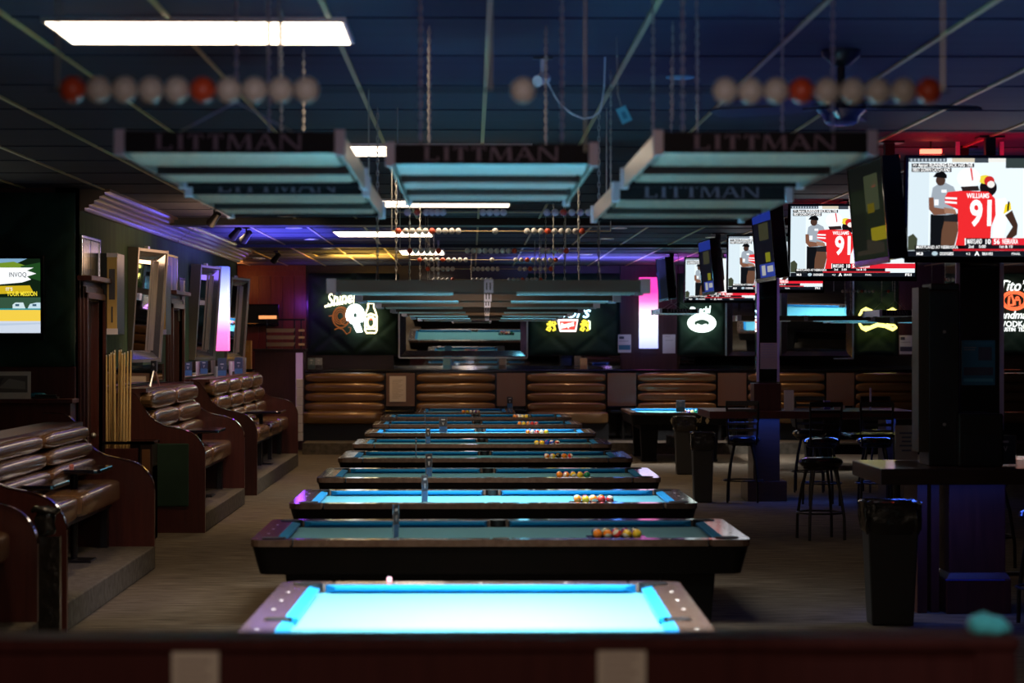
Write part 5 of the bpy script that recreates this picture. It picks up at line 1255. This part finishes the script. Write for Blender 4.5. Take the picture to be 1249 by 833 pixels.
# far bar table
yB = 29.7; zB = 1.13
t = thing('bar_table', (X(934, 30.2), 30.4, 0), 'long bar table around the far mirror clad pillar', 'bar table', 'bar height tables'); ox, oy = t.location.x, t.location.y
mb = MB(); mb.bx(X(866, yB) - ox, X(1122, yB) - ox, yB - oy, 31.3 - oy, zB - .09, zB); mb.build('tabletop', 'wood', t, bevel=.006)
mb = MB(); mb.bx(-.16, .17, -.3, .3, .25, zB - .09); mb.bx(-.24, .25, -.38, .38, 0, .25); mb.build('pedestal', 'darkwood', t, bevel=.006)
mb = MB(); mb.bx(1.5, 1.62, -.3, .3, 0, zB - .09); mb.build('support_board', 'darkwood', t)
area_light((X(934, 30), 29.85, zB - .1), .9, 6, (.06, .15, 1), sy=.12); area_light((X(1060, 30), 29.95, zB - .1), .9, 5, (.06, .15, 1), sy=.12)
mb = MB(); mb.bx(-.17, .17, -.2, .2, 0, Z(468, 30) - zB)
tag(mb.build('pillar_base', 'wood', loc=(X(937, 30.2), 30.4, zB), bevel=.006), 'reddish wood box carrying the far mirror clad pillar', 'pillar base')
pillar(925, 950, 0, 30.25, .3, Z(468, 30), 'far pillar clad in mirror with lilac edges', .02)
poster(928, 949, 418, 450, 30.243, 'printed menu sheet on the far mirror clad pillar', [(.2, .05, .8, .09, grey), (.1, .15, .9, .17, grey), (.1, .25, .85, .27, grey), (.1, .35, .9, .37, grey), (.1, .45, .8, .47, grey), (.1, .55, .9, .57, grey)], base_=plain((.42, .33, .28)))
poster(957, 969, 476, 500.7, 30.0, 'cream card standing on the far bar table right of the pillar', [], base_=M['paper'])
mb = MB(); mb.bx(0, .008, -.05, .05, 0, .28); tag(mb.build('acrylic_card', mat('lilac_card', (.4, .35, .6), .2), loc=(X(1061, 30.2), 30.1, zB)), 'lilac card seen edge on, standing on the far bar table', 'card')
mb = MB(); mb.bx(-.04, .04, -.04, .04, 0, .11); tag(mb.build('napkin_box', plain((.14, .1, .4)), loc=(X(1011, 30.5), 30.6, zB), bevel=.005), 'small violet napkin box on the far bar table', 'napkin box')
mb = MB(); mb.bx(-.07, .07, -.04, .04, 0, .05); tag(mb.build('condiment_tray', plain((.5, .4, .35)), loc=(X(1026, 30.5), 30.6, zB), bevel=.005), 'small cream tray on the far bar table beside the violet box', 'tray')

# ---- bar stools
def stool(loc, rz, label, back=True):
    t = thing('bar_stool', loc, label, 'bar stool', 'black bar stools', rz)
    mb = MB(); mb.lathe([(.02, .735), (.19, .735), (.21, .75), (.225, .775), (.215, .80), (.17, .822), (.05, .828), (.01, .828)], n=28); mb.build('seat', 'gloss', t, smooth=True)
    mb = MB(); mb.lathe([(.02, .70), (.16, .70), (.18, .715), (.18, .737), (.02, .737)], n=24); mb.build('seat_plate', 'blackmetal', t, smooth=True)
    for sx in (-1, 1):
        for sy in (-1, 1):
            mb = MB(); mb.tube([(sx * .105, sy * .105, .72), (sx * .15, sy * .15, .5), (sx * .182, sy * .182, .22), (sx * .185, sy * .185, 0)], .0155, 8); mb.build('leg', 'blackmetal', t, smooth=True)
    mb = MB(); mb.tube([(.24 * math.cos(R(15 * i)), .24 * math.sin(R(15 * i)), .27) for i in range(24)], .010, 8, closed=True); mb.build('foot_ring', 'blackmetal', t, smooth=True)
    if back:
        for sx in (-1, 1): mb = MB(); mb.tube([(sx * .165, .17, .72), (sx * .185, .21, .9), (sx * .195, .25, 1.24)], .014, 8); mb.build('back_post', 'blackmetal', t, smooth=True)
        for q, z_ in enumerate((.90, .98, 1.06, 1.14)): mb = MB(); y = .21 + (z_ - .9) * .118; mb.bx(-.185, .185, y - .006, y + .006, z_ - .018, z_ + .018); mb.build('back_slat', 'blackmetal', t)
        mb = MB(); mb.bx(-.205, .205, .242, .258, 1.20, 1.26); mb.build('top_rail', 'blackmetal', t, bevel=.006)
    return t
def ring(t, x, y, rz, label):
    c = copy_tree(t); c.location = (x, y, 0); c.rotation_euler.z = rz; c['label'] = label; c['category'] = 'bar stool'; c['group'] = 'black bar stools'; return c
s1 = stool((X(1002, 24.3), 24.3, 0), R(12), 'backless round black bar stool standing alone left of the near waste bin', back=False)
s2 = stool((X(903, 30.3), 29.95, 0), R(172), 'ladder back bar stool with a blue lit seat in front of the far pillar')
ring(s2, X(980, 31), 29.35, R(185), 'ladder back bar stool directly behind the backless stool')
ring(s2, X(1043, 31), 29.4, R(176), 'ladder back bar stool at the middle of the far bar table')
ring(s2, X(1083, 31.4), 31.9, R(5), 'bar stool on the far side of the far bar table, right end')
ring(s2, X(990, 31.8), 31.95, R(-10), 'bar stool on the far side of the far bar table, middle')
ring(s2, X(1092, 26), 21.3, R(100), 'dark bar stool behind the near waste bin')
ring(s2, X(1262, 17.4), 16.85, R(180), 'bar stool cut off by the right edge of the picture')
# low table at right edge and dark dining table between
for (pxx, d, w_, lab) in ((1262, 20.5, .5, 'small dark table at the right edge, behind the near pillar'), (1095, 26.0, .55, 'small dark table between the two bar tables')):
    t = thing('cafe_table', (X(pxx, d), d, 0), lab, 'table'); mb = MB(); mb.bx(-w_, w_, -.35, .35, .97, 1.0); mb.build('tabletop', 'gloss', t, bevel=.008)
    mb = MB(); mb.cyl((0, 0, .02), (0, 0, .97), .04); mb.bx(-.25, .25, -.05, .05, 0, .03); mb.bx(-.05, .05, -.25, .25, 0, .03); mb.build('pedestal', 'blackmetal', t)
# ---- waste bins
def bin_(loc, w_, dep, h, label, s_=1):
    t = thing('waste_bin', loc, label, 'waste bin', 'black waste bins')
    mb = MB(); mb.frustum((-w_ * .40, w_ * .40, -dep * .40, dep * .40, 0), (-w_ / 2, w_ / 2, -dep / 2, dep / 2, h - .03)); mb.bx(-w_ / 2 - .008, w_ / 2 + .008, -dep / 2 - .008, dep / 2 + .008, h - .05, h - .012); mb.build('bin_body', 'bin', t, bevel=.012)
    mb = MB(); n = 40; vs = []; fs = []; lv = [(.0, h - .21), (.012, h - .17), (.016, h - .10), (.014, h - .03), (.018, h), (.004, h + .012), (-.02, h + .002), (-.04, h - .1)]
    for j, (o_, z_) in enumerate(lv):
        for i in range(n):
            a = 2 * math.pi * i / n; e = .22
            cx_, cy_ = math.copysign(abs(math.cos(a)) ** e, math.cos(a)), math.copysign(abs(math.sin(a)) ** e, math.sin(a))
            wob = .006 * math.sin(a * 11 + j) + .005 * math.sin(a * 17 + 2 * j) + random.uniform(-.002, .002)
            vs.append((cx_ * (w_ / 2 + o_ + wob), cy_ * (dep / 2 + o_ + wob), z_ + .012 * math.sin(a * 5 + j) * (1 if j < 2 else .4)))
    for j in range(len(lv) - 1):
        for i in range(n): fs.append((j * n + i, j * n + (i + 1) % n, (j + 1) * n + (i + 1) % n, (j + 1) * n + i))
    mb.add(vs, fs); mb.build('liner_bag', 'binbag', t, smooth=True)
d = 17.0; bin_((X(1087, d), 17.0, 0), (X(1120, d) - X(1055, d)) * .98, .30, .86, 'near tall black waste bin with a crumpled liner, in front of the near bar table')
bin_((X(864, 29.2), 29.9, 0), .27, .27, .86, 'black waste bin left of the bar stool with the blue lit seat')
bin_((X(844, 35), 36.2, 0), .30, .28, .86, 'far black waste bin in front of the lit table with the gold logo')

# ---- small items on bar side right: cue case etc. unseen red uplights for the ceiling glow behind the first television
area_light((X(1185, 17.5), 17.35, CEIL - .35), 1.5, 5, (1, .01, .03), rot=(R(180), 0, 0), sy=.12)
area_light((X(1130, 20), 18.6, CEIL - .3), 1.0, 2.5, (1, .01, .03), rot=(R(180), 0, 0), sy=.12)
area_light((4.0, 26.0, CEIL - .35), 1.0, 2.5, (1, .02, .04), rot=(R(180), 0, 0), sy=.12)
mb = MB(); mb.bx(-.075, .075, -.03, .03, -.015, .015)
tag(mb.build('red_light_bar', em((1, .1, .06), 5), loc=(X(1137, 17.6), 17.6, Z(184, 17.6))), 'small glowing red light bar above the largest television', 'light bar')
mb = MB(); mb.cyl((0, 0, 0), (0, 0, CEIL - Z(184, 17.6)), .008); tag(mb.build('light_bar_rod', 'blackmetal', loc=(X(1137, 17.6), 17.6, Z(184, 17.6) + .015)), 'thin rod holding the small red light bar', 'rod')

# ================================================================== LIGHTS
warm = (1, .72, .42)
# real downlight beams (under the recessed fixtures)
for (pxx, py) in DL:
    d = (CEIL - EYE) * F / (416.5 - py); d = min(d, BW - .7); x = X(pxx, d); spot((x, d, CEIL - .05), (x, d, 0), 60, warm, 95, .8)
# room downlights outside the frame, over the booths and the carpet
for (x, y, e) in ((-3.0, 15, 55), (-2.95, 18.6, 80), (-2.95, 23.5, 55), (-2.95, 27, 95), (-2.95, 31, 60), (-2.95, 34.5, 95), (-2.9, 37.3, 60)): spot((x, y, CEIL - .05), (x - .12, y, 0), e, warm, 100, .8, .06)
for (x, y, e) in ((-1.5, 12, 60), (-1.3, 20, 50), (-1.2, 28, 50), (2.6, 14, 14), (2.4, 22, 22), (2.2, 28, 22), ): spot((x, y, CEIL - .05), (x, y, 0), e, warm, 110, .8)
for y in (13.2, 16.7, 20, 23.2, 26.4, 29.6, 33, 36): spot((.05, y, CEIL - .05), (-.05, y + 1.2, .8), 170, (1, .86, .66), 66, .9, .12)  # unseen spots added to brighten the unlit table cloths
for x in (-2.2, -.2, 1.9, 3.9, 5.9): spot((x, 43.3, CEIL - .05), (x, 44.6, .9), 34, (1, .62, .28), 90, .8)
# blue ceiling wash, near
area_light((1.5, 12, 2.75), 5, 22, (.10, .18, 1), rot=(R(180), 0, 0), sy=9)
area_light((5.5, 16, 2.8), 4, 9, (.10, .16, 1), rot=(R(180), 0, 0), sy=8)
area_light((-2.6, 33, 3.0), 1.2, 70, (.10, .10, 1), rot=(R(180), R(0), 0), sy=3)
area_light((2.2, 42.5, 3.0), 2.6, 110, (.18, .18, 1), rot=(R(180), 0, 0), sy=1.6)
area_light((3.9, 43.0, 3.0), 1.4, 45, (.8, .08, .8), rot=(R(180), 0, 0), sy=1.6)
area_light((-1.9, 41.5, 3.1), 1.0, 95, (1, .55, .08), rot=(R(180), 0, 0), sy=2)
pl((X(362, 45), 45.9, 2.7), 5, (.30, .06, 1))
pl((-4.3, 45.5, 3.1), 5, (1, .30, .06))
pl((X(640, 44.5), 45.3, 2.9), 3, (.15, .6, .8)); pl((X(757, 44.5), 45.3, 2.7), 3, (.1, .3, 1))
pl((X(1100, 44), 45.0, 3.0), 5, (.5, .2, .8))
# camera side: unseen fill lights added to brighten half wall, cloth and near lamps
spot((-.2, 2.2, 2.6), (.1, 5.7, 1.1), 60, (1, .74, .52), 70, .7, .3)
spot((1.3, 4.2, 3.2), (1.22, 5.75, 1.3), 30, (.8, .95, 1), 26, .6, .1)
spot((0, 2.2, 2.1), (0, 8.5, 2.72), 38, (.88, .76, 1), 32, .8, .2)
area_light((0, 2.5, 3.2), 1.2, 2.5, (.85, .72, 1), rot=(R(75), 0, 0), sy=.5)
spot((.6, 6.2, 1.6), (.55, 8.5, 2.6), 8, (1, .62, .25), 40)
for y in (18.5, 27.5, 35): spot((-1.6, y - 1.5, CEIL - .1), (-3.4, y, .9), 55, (.45, .30, 1), 60, .7, .05)  # violet spots without fixtures, added for highlights on the booth leather
# unseen lights added to brighten the left wall decor, cue bundle and crown
spot((-1.2, 19.5, CEIL - .1), (-3.75, 25.5, 2.2), 95, (1, .74, .42), 34, .7)
spot((-1.0, 26.0, CEIL - .1), (-3.75, 31.5, 2.2), 75, (1, .74, .42), 34, .7)
area_light((-2.9, 32.0, 3.0), .6, 14, (.25, .15, 1), rot=(R(180), R(-40), 0), sy=5)
area_light((-2.8, 27.0, 2.95), .3, 10, (1, .6, .35), rot=(R(180), R(-50), 0), sy=3)
pl((X(938, 29), 29.4, 2.5), 2.5, (.55, .3, 1))  # unseen violet light added to brighten the far pillar
W_ = bpy.data.worlds.new('World'); bpy.context.scene.world = W_; W_.use_nodes = True
W_.node_tree.nodes['Background'].inputs[0].default_value = (.01, .012, .02, 1); W_.node_tree.nodes['Background'].inputs[1].default_value = .5

# ================================================================== CAMERA
cam = bpy.data.cameras.new('Camera'); co = bpy.data.objects.new('Camera', cam); COL.objects.link(co)
cam.sensor_width = 36; cam.lens = 85; co.location = (0, 0, EYE); co.rotation_euler = (R(90), 0, -YAW)
cam.clip_end = 200; cam.dof.use_dof = True; cam.dof.focus_distance = 25; cam.dof.aperture_fstop = 3.1
sc = bpy.context.scene; sc.camera = co
sc.view_settings.view_transform = 'Standard'; sc.view_settings.look = 'None'; sc.view_settings.gamma = 1; sc.view_settings.exposure = .3
try: sc.view_settings.use_curve_mapping = False
except Exception: pass
sc.cycles.use_denoising = True
sc.cycles.max_bounces = 8; sc.cycles.sample_clamp_indirect = 4
